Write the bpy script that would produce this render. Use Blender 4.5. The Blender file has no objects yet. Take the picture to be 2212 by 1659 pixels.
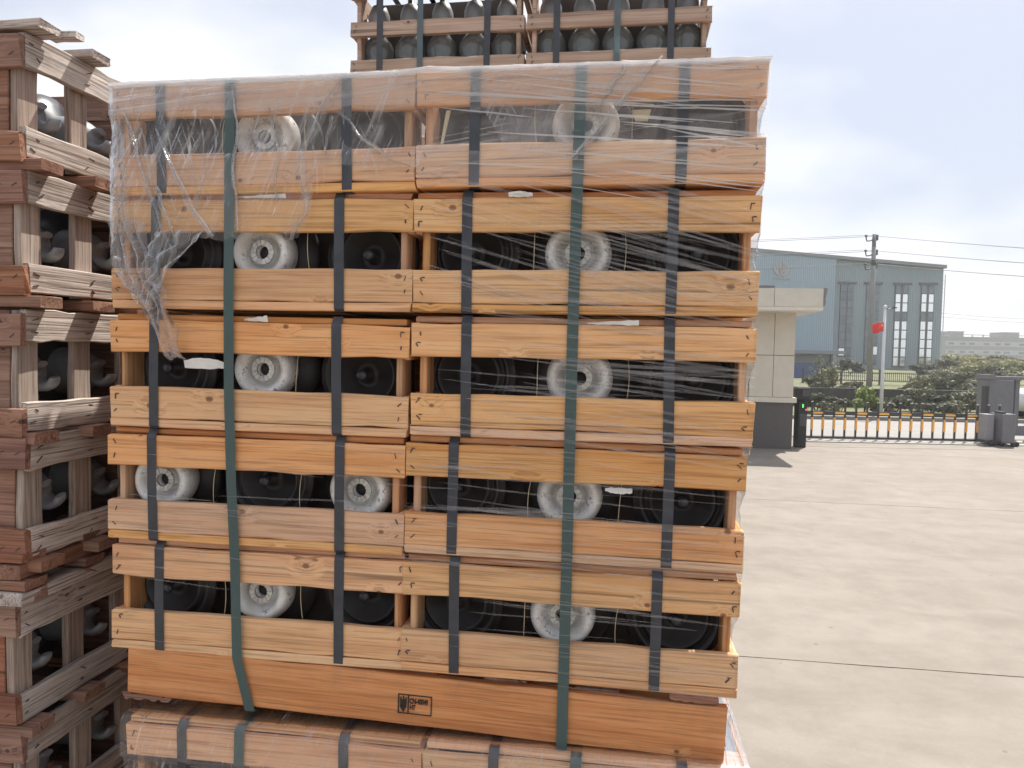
import bpy, bmesh, math, random
from mathutils import Vector, Matrix, noise

random.seed(7)
SC = bpy.context.scene
COL = SC.collection
PI = math.pi
R = math.radians

# ------------------------------------------------------------------ camera
EYE = 2.0                       # camera height above the yard, metres
PITCH, ROLL = 0.0474, 0.0201
FPX = 1650.0                    # focal length for a picture 2212 wide
cam_d = bpy.data.cameras.new('camera')
cam = bpy.data.objects.new('camera', cam_d)
COL.objects.link(cam)
cam_d.sensor_width = 36.0
cam_d.lens = 36.0 * FPX / 2212.0
cam_d.clip_start = 0.05
cam_d.clip_end = 3000
_F = Vector((0, math.cos(PITCH), -math.sin(PITCH)))
_U0 = Vector((0, math.sin(PITCH), math.cos(PITCH)))
_R0 = Vector((1, 0, 0))
_RV = _R0 * math.cos(ROLL) + _U0 * math.sin(ROLL)
_UV = -_R0 * math.sin(ROLL) + _U0 * math.cos(ROLL)
m = Matrix((_RV, _UV, -_F)).transposed().to_4x4()
m.translation = (0, 0, EYE)
cam.matrix_world = m
SC.camera = cam

# ------------------------------------------------------------------ world, sun, exposure
SUN_AZ, SUN_EL = 35.0, 57.0     # degrees; azimuth clockwise from straight ahead (+Y)
w = bpy.data.worlds.new('World')
SC.world = w
w.use_nodes = True
nt = w.node_tree
nt.nodes.clear()
out = nt.nodes.new('ShaderNodeOutputWorld')
bg = nt.nodes.new('ShaderNodeBackground')
bg.inputs['Strength'].default_value = 0.1
sky = nt.nodes.new('ShaderNodeTexSky')
sky.sky_type = 'NISHITA'
sky.sun_disc = False
sky.sun_elevation = R(SUN_EL)
sky.sun_rotation = R(SUN_AZ)
sky.air_density = 1.0
sky.dust_density = 4.0
sky.ozone_density = 1.0
tc = nt.nodes.new('ShaderNodeTexCoord')
mp = nt.nodes.new('ShaderNodeMapping')
mp.inputs['Scale'].default_value = (1.5, 1.5, 3.4)
mp.inputs['Location'].default_value = (0.35, 0.2, 0.1)
nz = nt.nodes.new('ShaderNodeTexNoise')
nz.inputs['Scale'].default_value = 1.25
nz.inputs['Detail'].default_value = 4
nz.inputs['Roughness'].default_value = 0.5
cr = nt.nodes.new('ShaderNodeValToRGB')
cr.color_ramp.elements[0].position = 0.40
cr.color_ramp.elements[0].color = (4.15, 4.65, 5.65, 1)     # thin haze
cr.color_ramp.elements[1].position = 0.60
cr.color_ramp.elements[1].color = (7.3, 7.3, 7.5, 1)   # bright veil of cloud
mx = nt.nodes.new('ShaderNodeMix')
mx.data_type = 'RGBA'
mx.inputs['Factor'].default_value = 0.82
L = nt.links.new
L(tc.outputs['Generated'], mp.inputs['Vector'])
L(mp.outputs['Vector'], nz.inputs['Vector'])
L(nz.outputs['Fac'], cr.inputs['Fac'])
L(sky.outputs['Color'], mx.inputs[6])
L(cr.outputs['Color'], mx.inputs[7])
L(mx.outputs[2], bg.inputs['Color'])
L(bg.outputs['Background'], out.inputs['Surface'])

sun_d = bpy.data.lights.new('sun', 'SUN')
sun_d.energy = 5.0
sun_d.angle = R(0.6)
sun_d.color = (1.0, 0.95, 0.87)
sun = bpy.data.objects.new('sun', sun_d)
COL.objects.link(sun)
_sd = Vector((math.sin(R(SUN_AZ)) * math.cos(R(SUN_EL)), math.cos(R(SUN_AZ)) * math.cos(R(SUN_EL)), math.sin(R(SUN_EL))))
sun.rotation_euler = _sd.to_track_quat('Z', 'Y').to_euler()
sun.location = _sd * 30

SC.view_settings.view_transform = 'Standard'
SC.view_settings.look = 'None'
SC.view_settings.exposure = 0.64
SC.view_settings.gamma = 1.0
SC.view_settings.use_curve_mapping = False
SC.render.engine = 'CYCLES'
cy = SC.cycles
cy.use_denoising = True
cy.max_bounces = 8
cy.diffuse_bounces = 4
cy.glossy_bounces = 4
cy.transmission_bounces = 6
cy.transparent_max_bounces = 40
cy.volume_bounces = 1
cy.caustics_reflective = False
cy.caustics_refractive = False
cy.sample_clamp_indirect = 6.0

# ------------------------------------------------------------------ helpers
def link(o, parent=None):
    COL.objects.link(o)
    if parent is not None:
        o.parent = parent
    return o


def tag(o, label=None, cat=None, group=None, kind=None):
    if label: o['label'] = label
    if cat: o['category'] = cat
    if group: o['group'] = group
    if kind: o['kind'] = kind
    return o


def empty(name, mat, label=None, cat=None, group=None):
    o = bpy.data.objects.new(name, None)
    o.empty_display_size = 0.1
    COL.objects.link(o)
    o.matrix_world = mat if isinstance(mat, Matrix) else Matrix.Translation(mat)
    return tag(o, label, cat, group)


def mesh_obj(name, me, parent=None, loc=(0, 0, 0), rot=(0, 0, 0)):
    o = bpy.data.objects.new(name, me)
    link(o, parent)
    o.location = loc
    o.rotation_euler = rot
    return o


def finish(bm, name, mat, smooth=False):
    me = bpy.data.meshes.new(name)
    bm.normal_update()
    bm.to_mesh(me)
    bm.free()
    if mat:
        for mm in (mat if isinstance(mat, (list, tuple)) else [mat]):
            me.materials.append(mm)
    if smooth:
        for p in me.polygons: p.use_smooth = True
    return me


def box(bm, x0, x1, y0, y1, z0, z1, mi=0):
    v = [bm.verts.new(c) for c in ((x0, y0, z0), (x1, y0, z0), (x1, y1, z0), (x0, y1, z0),
                                   (x0, y0, z1), (x1, y0, z1), (x1, y1, z1), (x0, y1, z1))]
    for q in ((0, 3, 2, 1), (4, 5, 6, 7), (0, 1, 5, 4), (1, 2, 6, 5), (2, 3, 7, 6), (3, 0, 4, 7)):
        f = bm.faces.new([v[i] for i in q]); f.material_index = mi
    return v


def box_me(name, x0, x1, y0, y1, z0, z1, mat, bev=0.0):
    bm = bmesh.new()
    box(bm, x0, x1, y0, y1, z0, z1)
    if bev:
        bmesh.ops.bevel(bm, geom=bm.edges[:], offset=bev, segments=1, affect='EDGES')
    return finish(bm, name, mat)


def lathe(bm, prof, seg=28, axis='Y', mi=0, c=(0, 0, 0), caps=False):
    rings = []
    for r, h in prof:
        ring = []
        for k in range(seg):
            a = 2 * PI * k / seg
            x, z = r * math.cos(a), r * math.sin(a)
            if axis == 'Y': p = (x, h, z)
            elif axis == 'X': p = (h, x, z)
            else: p = (x, z, h)
            ring.append(bm.verts.new(Vector(p) + Vector(c)))
        rings.append(ring)
    for a, b in zip(rings, rings[1:]):
        for k in range(seg):
            f = bm.faces.new((a[k], a[(k + 1) % seg], b[(k + 1) % seg], b[k]))
            f.material_index = mi
            f.smooth = True
    if caps:
        bm.faces.new(rings[0]).material_index = mi
        bm.faces.new(rings[-1]).material_index = mi
    return rings


def tube(bm, pts, r, seg=6, mi=0, taper=None):
    pts = [Vector(p) for p in pts]
    rings = []
    for i, p in enumerate(pts):
        d = (pts[min(i + 1, len(pts) - 1)] - pts[max(i - 1, 0)]).normalized()
        a = d.orthogonal().normalized()
        if i and rings:
            a = (pa - d * pa.dot(d))
            a = a.normalized() if a.length > 1e-6 else d.orthogonal().normalized()
        pa = a
        b = d.cross(a)
        rr = r if taper is None else r + (taper - r) * i / (len(pts) - 1)
        rings.append([bm.verts.new(p + a * rr * math.cos(2 * PI * k / seg) + b * rr * math.sin(2 * PI * k / seg)) for k in range(seg)])
    for a, b in zip(rings, rings[1:]):
        for k in range(seg):
            f = bm.faces.new((a[k], a[(k + 1) % seg], b[(k + 1) % seg], b[k])); f.smooth = True; f.material_index = mi
    bm.faces.new(rings[0][::-1]).material_index = mi
    bm.faces.new(rings[-1]).material_index = mi


def ray(px, py):
    return _F + _RV * ((px - 1106) / FPX) + _UV * ((829.5 - py) / FPX)


def at_y(px, py, Y):
    """World point at depth Y seen at reading (px, py) of the photograph (2212 wide)."""
    d = ray(px, py)
    p = d * (Y / d.y)
    return Vector((p.x, Y, p.z + EYE))


def ground_at(px, py):
    d = ray(px, py)
    p = d * (-EYE / d.z)
    return Vector((p.x, p.y, 0))

# ------------------------------------------------------------------ materials
class NT:
    def __init__(s, name):
        s.m = bpy.data.materials.new(name)
        s.m.use_nodes = True
        s.t = s.m.node_tree
        s.t.nodes.clear()
        s.out = s.n('ShaderNodeOutputMaterial')

    def n(s, kind, **kw):
        nd = s.t.nodes.new(kind)
        for k, v in kw.items(): setattr(nd, k, v)
        return nd

    def l(s, a, b): s.t.links.new(a, b)

    def val(s, nd, **kw):
        for k, v in kw.items():
            nd.inputs[k.replace('_', ' ')].default_value = v
        return nd

    def noise(s, vec, scale, detail=3, rough=0.5, dist=0.0):
        nd = s.n('ShaderNodeTexNoise')
        s.val(nd, Scale=scale, Detail=detail, Roughness=rough, Distortion=dist)
        if vec is not None: s.l(vec, nd.inputs['Vector'])
        return nd.outputs['Fac']

    def ramp(s, fac, stops, interp='LINEAR'):
        nd = s.n('ShaderNodeValToRGB')
        nd.color_ramp.interpolation = interp
        els = nd.color_ramp.elements
        while len(els) < len(stops): els.new(0.5)
        for e, (p, c) in zip(els, stops):
            e.position = p
            e.color = (*c, 1) if len(c) == 3 else c
        s.l(fac, nd.inputs['Fac'])
        return nd.outputs['Color']

    def mix(s, fac, a, b, blend='MIX'):
        nd = s.n('ShaderNodeMix', data_type='RGBA', blend_type=blend)
        for i, v in ((0, fac), (6, a), (7, b)):
            if hasattr(v, 'links'): s.l(v, nd.inputs[i])
            elif i == 0: nd.inputs[0].default_value = v
            else: nd.inputs[i].default_value = (*v, 1)
        return nd.outputs[2]

    def math(s, op, a, b=None, clamp=False):
        nd = s.n('ShaderNodeMath', operation=op, use_clamp=clamp)
        for i, v in ((0, a), (1, b)):
            if v is None: continue
            if hasattr(v, 'links'): s.l(v, nd.inputs[i])
            else: nd.inputs[i].default_value = v
        return nd.outputs[0]

    def vmap(s, vec, scale=(1, 1, 1), loc=(0, 0, 0), rot=(0, 0, 0)):
        nd = s.n('ShaderNodeMapping')
        nd.inputs['Scale'].default_value = scale
        nd.inputs['Location'].default_value = loc
        nd.inputs['Rotation'].default_value = rot
        s.l(vec, nd.inputs['Vector'])
        return nd.outputs['Vector']

    def bsdf(s, color, rough=0.6, bump=None, bstr=0.2, bdist=0.002, **kw):
        b = s.n('ShaderNodeBsdfPrincipled')
        if hasattr(color, 'links'): s.l(color, b.inputs['Base Color'])
        else: b.inputs['Base Color'].default_value = (*color, 1)
        if hasattr(rough, 'links'): s.l(rough, b.inputs['Roughness'])
        else: b.inputs['Roughness'].default_value = rough
        for k, v in kw.items():
            i = b.inputs[k.replace('_', ' ')]
            if hasattr(v, 'links'): s.l(v, i)
            else: i.default_value = v
        if bump is not None:
            bn = s.n('ShaderNodeBump')
            s.val(bn, Strength=bstr, Distance=bdist)
            s.l(bump, bn.inputs['Height'])
            s.l(bn.outputs['Normal'], b.inputs['Normal'])
        s.l(b.outputs[0], s.out.inputs['Surface'])
        return b

    def objvec(s, rnd=True):
        t = s.n('ShaderNodeTexCoord').outputs['Object']
        oi = s.n('ShaderNodeObjectInfo').outputs['Random']
        if not rnd: return t, oi
        cx = s.n('ShaderNodeCombineXYZ')
        s.l(s.math('MULTIPLY', oi, 37.0), cx.inputs[0])
        s.l(s.math('MULTIPLY', oi, 91.0), cx.inputs[1])
        s.l(s.math('MULTIPLY', oi, 53.0), cx.inputs[2])
        ad = s.n('ShaderNodeVectorMath', operation='ADD')
        s.l(t, ad.inputs[0]); s.l(cx.outputs[0], ad.inputs[1])
        return ad.outputs[0], oi


def wood(name, tones, knots=0.2, grain=0.5, weather=0.0, bump=0.25, axis=0, hue=0.06):
    """tones: dark, mid, light, knot colours. Grain runs along local axis."""
    t = NT(name)
    v, rnd = t.objvec()
    stretch = [26, 26, 26]; stretch[axis] = 1.3
    fine = [240, 240, 240]; fine[axis] = 5.0
    # knots bend the grain round them
    sp = t.n('ShaderNodeSeparateXYZ'); t.l(v, sp.inputs[0])
    cx = t.n('ShaderNodeCombineXYZ')
    if axis == 2:
        t.l(sp.outputs[2], cx.inputs[0]); t.l(sp.outputs[0], cx.inputs[1])
    else:
        t.l(sp.outputs[0], cx.inputs[0]); t.l(sp.outputs[2], cx.inputs[1])
    vor = t.n('ShaderNodeTexVoronoi', voronoi_dimensions='2D')
    vor.inputs['Scale'].default_value = 11.0
    t.l(t.vmap(cx.outputs[0], (0.72, 1.0, 1)), vor.inputs['Vector'])
    sc = t.n('ShaderNodeSeparateColor'); t.l(vor.outputs['Color'], sc.inputs[0])
    has = t.math('LESS_THAN', sc.outputs[0], knots)
    size = t.math('MULTIPLY_ADD', sc.outputs[1], 0.045)
    size.node.inputs[2].default_value = 0.030
    rel = t.math('DIVIDE', vor.outputs['Distance'], size)
    core = t.math('MULTIPLY', t.ramp(rel, [(0.0, (1, 1, 1)), (0.75, (0.8, 0.8, 0.8)), (1.0, (0, 0, 0))]), has)
    halo = t.math('MULTIPLY', t.ramp(rel, [(0.0, (1, 1, 1)), (0.33, (0.0, 0.0, 0.0))]), has)
    warp = t.math('MULTIPLY', t.math('MULTIPLY', t.ramp(t.math('DIVIDE', rel, 5.0), [(0.0, (1, 1, 1)), (1.0, (0, 0, 0))]), has), 0.010)
    wv = t.n('ShaderNodeCombineXYZ')
    t.l(warp, wv.inputs[1]); t.l(warp, wv.inputs[2] if axis != 2 else wv.inputs[0])
    ad = t.n('ShaderNodeVectorMath', operation='ADD'); t.l(v, ad.inputs[0]); t.l(wv.outputs[0], ad.inputs[1])
    vv = ad.outputs[0]
    band = t.noise(t.vmap(vv, tuple(stretch)), 1.0, 4, 0.55, 1.2)
    lines = t.noise(t.vmap(vv, tuple(fine)), 1.0, 3, 0.6, 0.3)
    wide = t.noise(v, 3.2, 3, 0.5)
    d, mid, li, kn = tones
    c = t.ramp(band, [(0.30, d), (0.48, mid), (0.70, li)])
    c = t.mix(t.math('MULTIPLY', t.ramp(lines, [(0.36, (1, 1, 1)), (0.52, (0, 0, 0))]), grain), c, tuple(x * 0.42 for x in d))
    c = t.mix(t.math('MULTIPLY', t.ramp(wide, [(0.35, (0, 0, 0)), (0.75, (1, 1, 1))]), 0.35), c, tuple(x * 0.85 for x in mid))
    # dark cracks along the grain
    crk = t.noise(t.vmap(vv, tuple(x * (0.55 if i == axis else 2.2) for i, x in enumerate(stretch))), 1.0, 2, 0.5, 0.4)
    cf = t.ramp(crk, [(0.29 + 0.05 * weather, (1, 1, 1)), (0.34 + 0.06 * weather, (0, 0, 0))])
    c = t.mix(t.math('MULTIPLY', cf, 0.55 + 0.3 * weather), c, tuple(x * 0.22 for x in d))
    c = t.mix(t.math('MULTIPLY', halo, 0.0 if knots <= 0 else 0.35), c, tuple(x * 0.6 for x in d))
    c = t.mix(t.math('MULTIPLY', core, 0.85), c, kn)
    if weather:
        st = t.noise(v, 9.0, 5, 0.7)
        c = t.mix(t.math('MULTIPLY', t.ramp(st, [(0.48, (0, 0, 0)), (0.75, (1, 1, 1))]), weather * 0.75), c, (0.075, 0.066, 0.06))
    hs = t.n('ShaderNodeHueSaturation')
    t.l(t.math('MULTIPLY_ADD', rnd, 0.012), hs.inputs['Hue']); hs.inputs['Hue'].links[0].from_node.inputs[2].default_value = 0.492
    r2 = t.math('FRACT', t.math('MULTIPLY', rnd, 17.3))
    t.l(t.math('MULTIPLY_ADD', r2, hue * 5), hs.inputs['Saturation']); hs.inputs['Saturation'].links[0].from_node.inputs[2].default_value = 1.0 - hue * 2.5
    r3 = t.math('FRACT', t.math('MULTIPLY', rnd, 71.7))
    t.l(t.math('MULTIPLY_ADD', r3, 0.20), hs.inputs['Value']); hs.inputs['Value'].links[0].from_node.inputs[2].default_value = 0.88
    t.l(c, hs.inputs['Color'])
    h = t.math('ADD', t.math('MULTIPLY', lines, 0.6), t.math('MULTIPLY', crk, 1.0 + 1.5 * weather))
    t.bsdf(hs.outputs[0], 0.82, h, bump, 0.003, Specular_IOR_Level=0.3)
    return t.m


PINE = wood('pine', ((0.66, 0.325, 0.145), (0.82, 0.465, 0.230), (0.86, 0.55, 0.30), (0.17, 0.062, 0.032)), knots=0.36, grain=0.55, weather=0.13)
PINE_RED = wood('pine_red', ((0.38, 0.17, 0.075), (0.56, 0.28, 0.135), (0.66, 0.37, 0.19), (0.07, 0.03, 0.02)), knots=0.1, grain=0.4)
PINE_V = wood('pine_upright', ((0.42, 0.20, 0.09), (0.62, 0.34, 0.17), (0.72, 0.44, 0.24), (0.085, 0.035, 0.02)), knots=0.03, axis=2)
PALLET = wood('pallet_pine', ((0.46, 0.19, 0.06), (0.62, 0.29, 0.105), (0.72, 0.38, 0.16), (0.12, 0.05, 0.02)), knots=0.08, grain=0.5, weather=0.3, hue=0.0)
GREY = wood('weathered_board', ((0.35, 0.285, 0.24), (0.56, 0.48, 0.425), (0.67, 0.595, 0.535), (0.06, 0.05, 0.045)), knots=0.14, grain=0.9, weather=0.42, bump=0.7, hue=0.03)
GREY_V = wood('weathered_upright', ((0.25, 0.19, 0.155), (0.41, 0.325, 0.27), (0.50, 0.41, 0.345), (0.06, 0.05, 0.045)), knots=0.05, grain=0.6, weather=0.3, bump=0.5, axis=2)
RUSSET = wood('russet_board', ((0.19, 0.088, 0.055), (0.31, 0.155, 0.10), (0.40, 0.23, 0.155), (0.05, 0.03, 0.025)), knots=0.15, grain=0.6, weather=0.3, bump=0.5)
BROWNGREY = wood('brown_grey_board', ((0.30, 0.20, 0.14), (0.46, 0.33, 0.245), (0.56, 0.43, 0.335), (0.07, 0.04, 0.03)), knots=0.2, grain=0.3, weather=0.1, hue=0.03)


def plain(name, col, rough=0.5, var=0.12, scale=8, bump=0.0, **kw):
    t = NT(name)
    v, rnd = t.objvec()
    n1 = t.noise(v, scale, 5, 0.6)
    c = t.mix(t.ramp(n1, [(0.3, (0, 0, 0)), (0.7, (1, 1, 1))]), tuple(x * (1 - var) for x in col), tuple(min(1, x * (1 + var)) for x in col))
    t.bsdf(c, rough, n1 if bump else None, bump, 0.004, **kw)
    return t.m


BLACK_STRAP = plain('black_strap', (0.042, 0.045, 0.054), 0.42, 0.25, 30)
def strap_green():
    t = NT('green_strap')
    v, _ = t.objvec()
    emb = t.n('ShaderNodeTexVoronoi'); emb.inputs['Scale'].default_value = 260
    t.l(t.vmap(v, (1, 1, 0.6)), emb.inputs['Vector'])
    n1 = t.noise(v, 6, 4, 0.6)
    c = t.mix(n1, (0.115, 0.180, 0.172), (0.165, 0.245, 0.235))
    t.bsdf(c, 0.33, emb.outputs['Distance'], 0.25, 0.0006)
    return t.m
GREEN_STRAP = strap_green()
PALE_STRAP = plain('pale_green_strap', (.20, .27, .29), .4, .1, 30)  # lighter copy of the green strap, with backlit glare put into its colour
STEEL_DARK = plain('staple_steel', (0.075, 0.050, 0.045), 0.6, 0.3, 60)
STRAW = plain('straw', (0.55, 0.45, 0.27), 0.7, 0.2, 40)


def porcelain_cap():
    t = NT('galvanised_white')
    v, rnd = t.objvec()
    n1 = t.noise(v, 26, 6, 0.65)
    n2 = t.noise(v, 95, 4, 0.75)
    ns = t.noise(v, 60, 4, 0.7, 2.0)
    c = t.mix(t.ramp(n1, [(0.35, (0, 0, 0)), (0.65, (1, 1, 1))]), (0.62, 0.60, 0.55), (0.86, 0.86, 0.85))
    sp = t.math('MULTIPLY', t.ramp(n2, [(0.53, (0, 0, 0)), (0.60, (1, 1, 1))]), t.ramp(n1, [(0.48, (0, 0, 0)), (0.60, (1, 1, 1))]))
    c = t.mix(t.math('MULTIPLY', sp, 0.8), c, (0.10, 0.09, 0.08))
    t.bsdf(c, t.math('MULTIPLY_ADD', ns, 0.35), n2, 0.25, 0.0015, Metallic=0.25)
    t.t.nodes[-1]
    return t.m
CAPW = porcelain_cap()
CEMENT = plain('zinc_ring', (0.60, 0.59, 0.55), 0.4, 0.25, 90, 0.2, Metallic=0.3)
DARK_GLAZE = plain('dark_brown_glaze', (0.030, 0.025, 0.024), 0.48, 0.3, 14)
HOLE = plain('socket_black', (0.012, 0.012, 0.012), 0.6)  # black colour stands for the shade inside the cap hole
IRON = plain('grey_cast_iron', (0.22, 0.224, 0.232), 0.42, 0.25, 20, 0.2)
DARK_DISC = plain('dark_disc', (0.035, 0.036, 0.042), 0.28, 0.2, 10)
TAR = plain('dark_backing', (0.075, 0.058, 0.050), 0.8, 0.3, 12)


def glass_mat():
    t = NT('insulator_glass')
    t.bsdf((0.30, 0.33, 0.33), 0.05, Transmission_Weight=0.6, IOR=1.5)
    return t.m
GLASS = glass_mat()


def film_mat(name, base, streak, rot, sx=1.2, sz=130, white=0.85):
    """Stretch film: mostly clear, with milky streaks pulled along local x turned by rot."""
    t = NT(name)
    v = t.n('ShaderNodeTexCoord').outputs['Object']
    vr = t.vmap(v, (1, 1, 1), rot=(0, rot, 0))
    v1 = t.vmap(vr, (sx, 3, sz))
    v2 = t.vmap(vr, (sx * 2.2, 5, sz * 2.6), loc=(3, 1, 7))
    n1 = t.noise(v1, 1.0, 4, 0.6, 0.6)
    n2 = t.noise(v2, 1.0, 3, 0.6, 0.3)
    big = t.noise(v, 6.5, 3, 0.5)
    s = t.math('MAXIMUM', t.ramp(n1, [(0.52, (0, 0, 0)), (0.74, (1, 1, 1))]), t.math('MULTIPLY', t.ramp(n2, [(0.58, (0, 0, 0)), (0.72, (1, 1, 1))]), 0.8))
    s = t.math('MULTIPLY', s, t.ramp(big, [(0.32, (0.15, 0.15, 0.15)), (0.65, (1, 1, 1))]))
    fac = t.math('MULTIPLY_ADD', s, streak)
    fac.node.inputs[2].default_value = base
    tr = t.n('ShaderNodeBsdfTransparent')
    df = t.n('ShaderNodeBsdfDiffuse'); df.inputs['Color'].default_value = (white, white, white * 1.01, 1)
    tl = t.n('ShaderNodeBsdfTranslucent'); tl.inputs['Color'].default_value = (white, white, white, 1)
    gl = t.n('ShaderNodeBsdfGlossy'); gl.inputs['Roughness'].default_value = 0.12
    bn = t.n('ShaderNodeBump'); t.val(bn, Strength=0.7, Distance=0.007); t.l(n1, bn.inputs['Height'])
    t.l(bn.outputs['Normal'], gl.inputs['Normal'])
    m1 = t.n('ShaderNodeMixShader'); m1.inputs[0].default_value = 0.45
    t.l(df.outputs[0], m1.inputs[1]); t.l(tl.outputs[0], m1.inputs[2])
    m2 = t.n('ShaderNodeMixShader')
    t.l(fac, m2.inputs[0]); t.l(tr.outputs[0], m2.inputs[1]); t.l(m1.outputs[0], m2.inputs[2])
    fr = t.n('ShaderNodeFresnel'); fr.inputs['IOR'].default_value = 1.3
    t.l(bn.outputs['Normal'], fr.inputs['Normal'])
    m3 = t.n('ShaderNodeMixShader')
    t.l(t.math('MULTIPLY', fr.outputs[0], 0.7), m3.inputs[0]); t.l(m2.outputs[0], m3.inputs[1]); t.l(gl.outputs[0], m3.inputs[2])
    t.l(m3.outputs[0], t.out.inputs['Surface'])
    return t.m


FILM_DRAPE = film_mat('film_drape', 0.12, 0.72, R(66), 2.6, 46)
FILM_TAIL = film_mat('film_tail', 0.22, 0.65, R(66), 4, 90)
FILM_SHEET = film_mat('film_sheet', 0.15, 0.55, R(9), 1.0, 70)
FILM_DOUBLE = film_mat('film_double', 0.26, 0.34, R(6), 0.9, 60, .92)
FILM_BAND = film_mat('film_band', 0.14, 0.45, R(4), 0.8, 120)
FILM_SIDE = film_mat('film_side', 0.22, 0.60, R(20), 6, 40)
FILM_TOP = film_mat('film_top', 0.62, 0.35, R(5), 3, 40, .93)
FILM_LOW = film_mat('film_low', 0.10, 0.35, R(70), 5, 45)
PAPER = plain('white_wrap_scrap', (0.78, 0.77, 0.74), 0.5, 0.08, 40)

# ------------------------------------------------------------------ board meshes
_MC = {}


def board_me(name, Ln, H, T, mat, var=0, seg=9, rough=0.0012, rag=0.003, axis='X'):
    """A sawn board: length Ln along X from 0, thickness T along Y (0..T), height H along Z (0..H)."""
    key = (name, round(Ln, 4), round(H, 4), round(T, 4), mat.name, var, axis)
    if key in _MC: return _MC[key]
    rs = random.Random(str(key))
    bm = bmesh.new()
    b = min(0.0022, T * 0.2)
    prof = [(b, 0), (T - b, 0), (T, b), (T, H - b), (T - b, H), (b, H), (0, H - b), (0, b)]
    rings = []
    bow = rs.uniform(-1, 1) * 0.0016
    for i in range(seg + 1):
        s = i / seg
        dz0, dz1 = rs.gauss(0, rough), rs.gauss(0, rough)
        dy = bow * math.sin(PI * s)
        ring = []
        for (y, z) in prof:
            end = rs.uniform(-rag, rag) if i in (0, seg) else 0
            zz = z + (dz1 if z > H / 2 else dz0)
            ring.append(bm.verts.new((Ln * s + end, y + dy, zz)))
        rings.append(ring)
    for a, c in zip(rings, rings[1:]):
        for k in range(8):
            bm.faces.new((a[k], c[k], c[(k + 1) % 8], a[(k + 1) % 8]))
    bm.faces.new(rings[0]); bm.faces.new(rings[-1][::-1])
    if axis == 'Y':
        bmesh.ops.rotate(bm, verts=bm.verts, cent=(0, 0, 0), matrix=Matrix.Rotation(PI / 2, 3, 'Z'))
        bmesh.ops.translate(bm, verts=bm.verts, vec=(T, 0, 0))
    if axis == 'Z':
        # length up: x->z, z(height)->y depth, y->x
        for v in bm.verts:
            x, y, z = v.co
            v.co = (y, z, x)
    bmesh.ops.recalc_face_normals(bm, faces=bm.faces)
    me = finish(bm, name, mat)
    _MC[key] = me
    return me


def board(parent, name, Ln, H, T, mat, loc, var=0, axis='X', seg=9, rough=0.0012, rag=0.003, rot=(0, 0, 0)):
    if axis == 'Y':
        me = board_me(name, Ln, H, T, mat, var, seg, rough, rag, 'X')
        return mesh_obj(name, me, parent, (loc[0] + T, loc[1], loc[2]), (0, 0, PI / 2))
    me = board_me(name, Ln, H, T, mat, var, seg, rough, rag, axis)
    return mesh_obj(name, me, parent, loc, rot)


def strap_loop_me(W, D, z0, z1, mat, key, up=1.0):
    k = ('strap', round(D, 3), round(z0, 4), round(z1, 4), key, mat.name, up)
    if k in _MC: return _MC[k]
    rs = random.Random(str(k))
    bm = bmesh.new()
    g = 0.0015
    pts = [(-g, z0 + .004), (-g, z0 + .03), (-g - .001, (z0 + z1) / 2), (-g, z1 - .03), (-g, z1 - .004), (-g + .0012, z1 + .001), (.0065, z1 + .001 + .0075 * up), (.0105, z1 + .001 + .014 * up), (.016, z1 + .0014 + .0142 * up), (D / 2, z1 + .0015 + .0143 * up), (D - .012, z1 + .0014 + .0142 * up), (D + g, z1 - .004),
           (D + g, z0 + .004), (D - .004, z0 - g), (D / 2, z0 - g), (.004, z0 - g)]
    sl = rs.uniform(-.004, .004)
    vs = []
    for (y, z) in pts:
        dx = sl * (z - z0) / (z1 - z0)
        vs.append([bm.verts.new((dx - W / 2, y, z)), bm.verts.new((dx + W / 2, y, z))])
    n = len(vs)
    fs = []
    for i in range(n):
        a, b = vs[i], vs[(i + 1) % n]
        fs.append(bm.faces.new((a[0], a[1], b[1], b[0])))
    bmesh.ops.recalc_face_normals(bm, faces=fs)
    bmesh.ops.solidify(bm, geom=fs, thickness=-0.0007)
    me = finish(bm, 'strap', mat)
    _MC[k] = me
    return me


def staples_me(spots, mat, key, T=0.0):
    k = ('staple', key)
    if k in _MC: return _MC[k]
    rs = random.Random(str(k))
    bm = bmesh.new()
    for (x, z, ny) in spots:
        a = rs.uniform(-.9, .9)
        ln, wd = rs.uniform(.007, .011), rs.uniform(.0006, .0013)
        ca, sa = math.cos(a), math.sin(a)
        vs = []
        for yy in (-.0012, .002):
            for (p, q) in ((-wd, -ln / 2), (wd, -ln / 2), (wd, ln / 2), (-wd, ln / 2)):
                vs.append(bm.verts.new((x + p * ca - q * sa, ny + yy, z + p * sa + q * ca)))
        for q in ((0, 1, 2, 3), (7, 6, 5, 4), (0, 4, 5, 1), (1, 5, 6, 2), (2, 6, 7, 3), (3, 7, 4, 0)):
            bm.faces.new([vs[i] for i in q])
        if rs.random() < .35:
            box(bm, x, x + .007, ny - .001, ny + .001, z + ln * .45, z + ln * .45 + .002)
    me = finish(bm, 'staple', mat)
    _MC[k] = me
    return me


def wire_me(h, key):
    k = ('wire', key)
    if k in _MC: return _MC[k]
    rs = random.Random(str(k))
    bm = bmesh.new()
    b = rs.uniform(-.012, .012)
    tl = rs.uniform(-.006, .006)
    tube(bm, [(tl * (s - .5) + b * (s * (1 - s)) * 2, 0, h * s) for s in [i / 6 for i in range(7)]], 0.0008, 4)
    me = finish(bm, 'tie_straw', STRAW)
    _MC[k] = me
    return me


# ------------------------------------------------------------------ pine crate (front at y=0, base at z=0, centred on x)
BH, BT = 0.0625, 0.016


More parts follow.
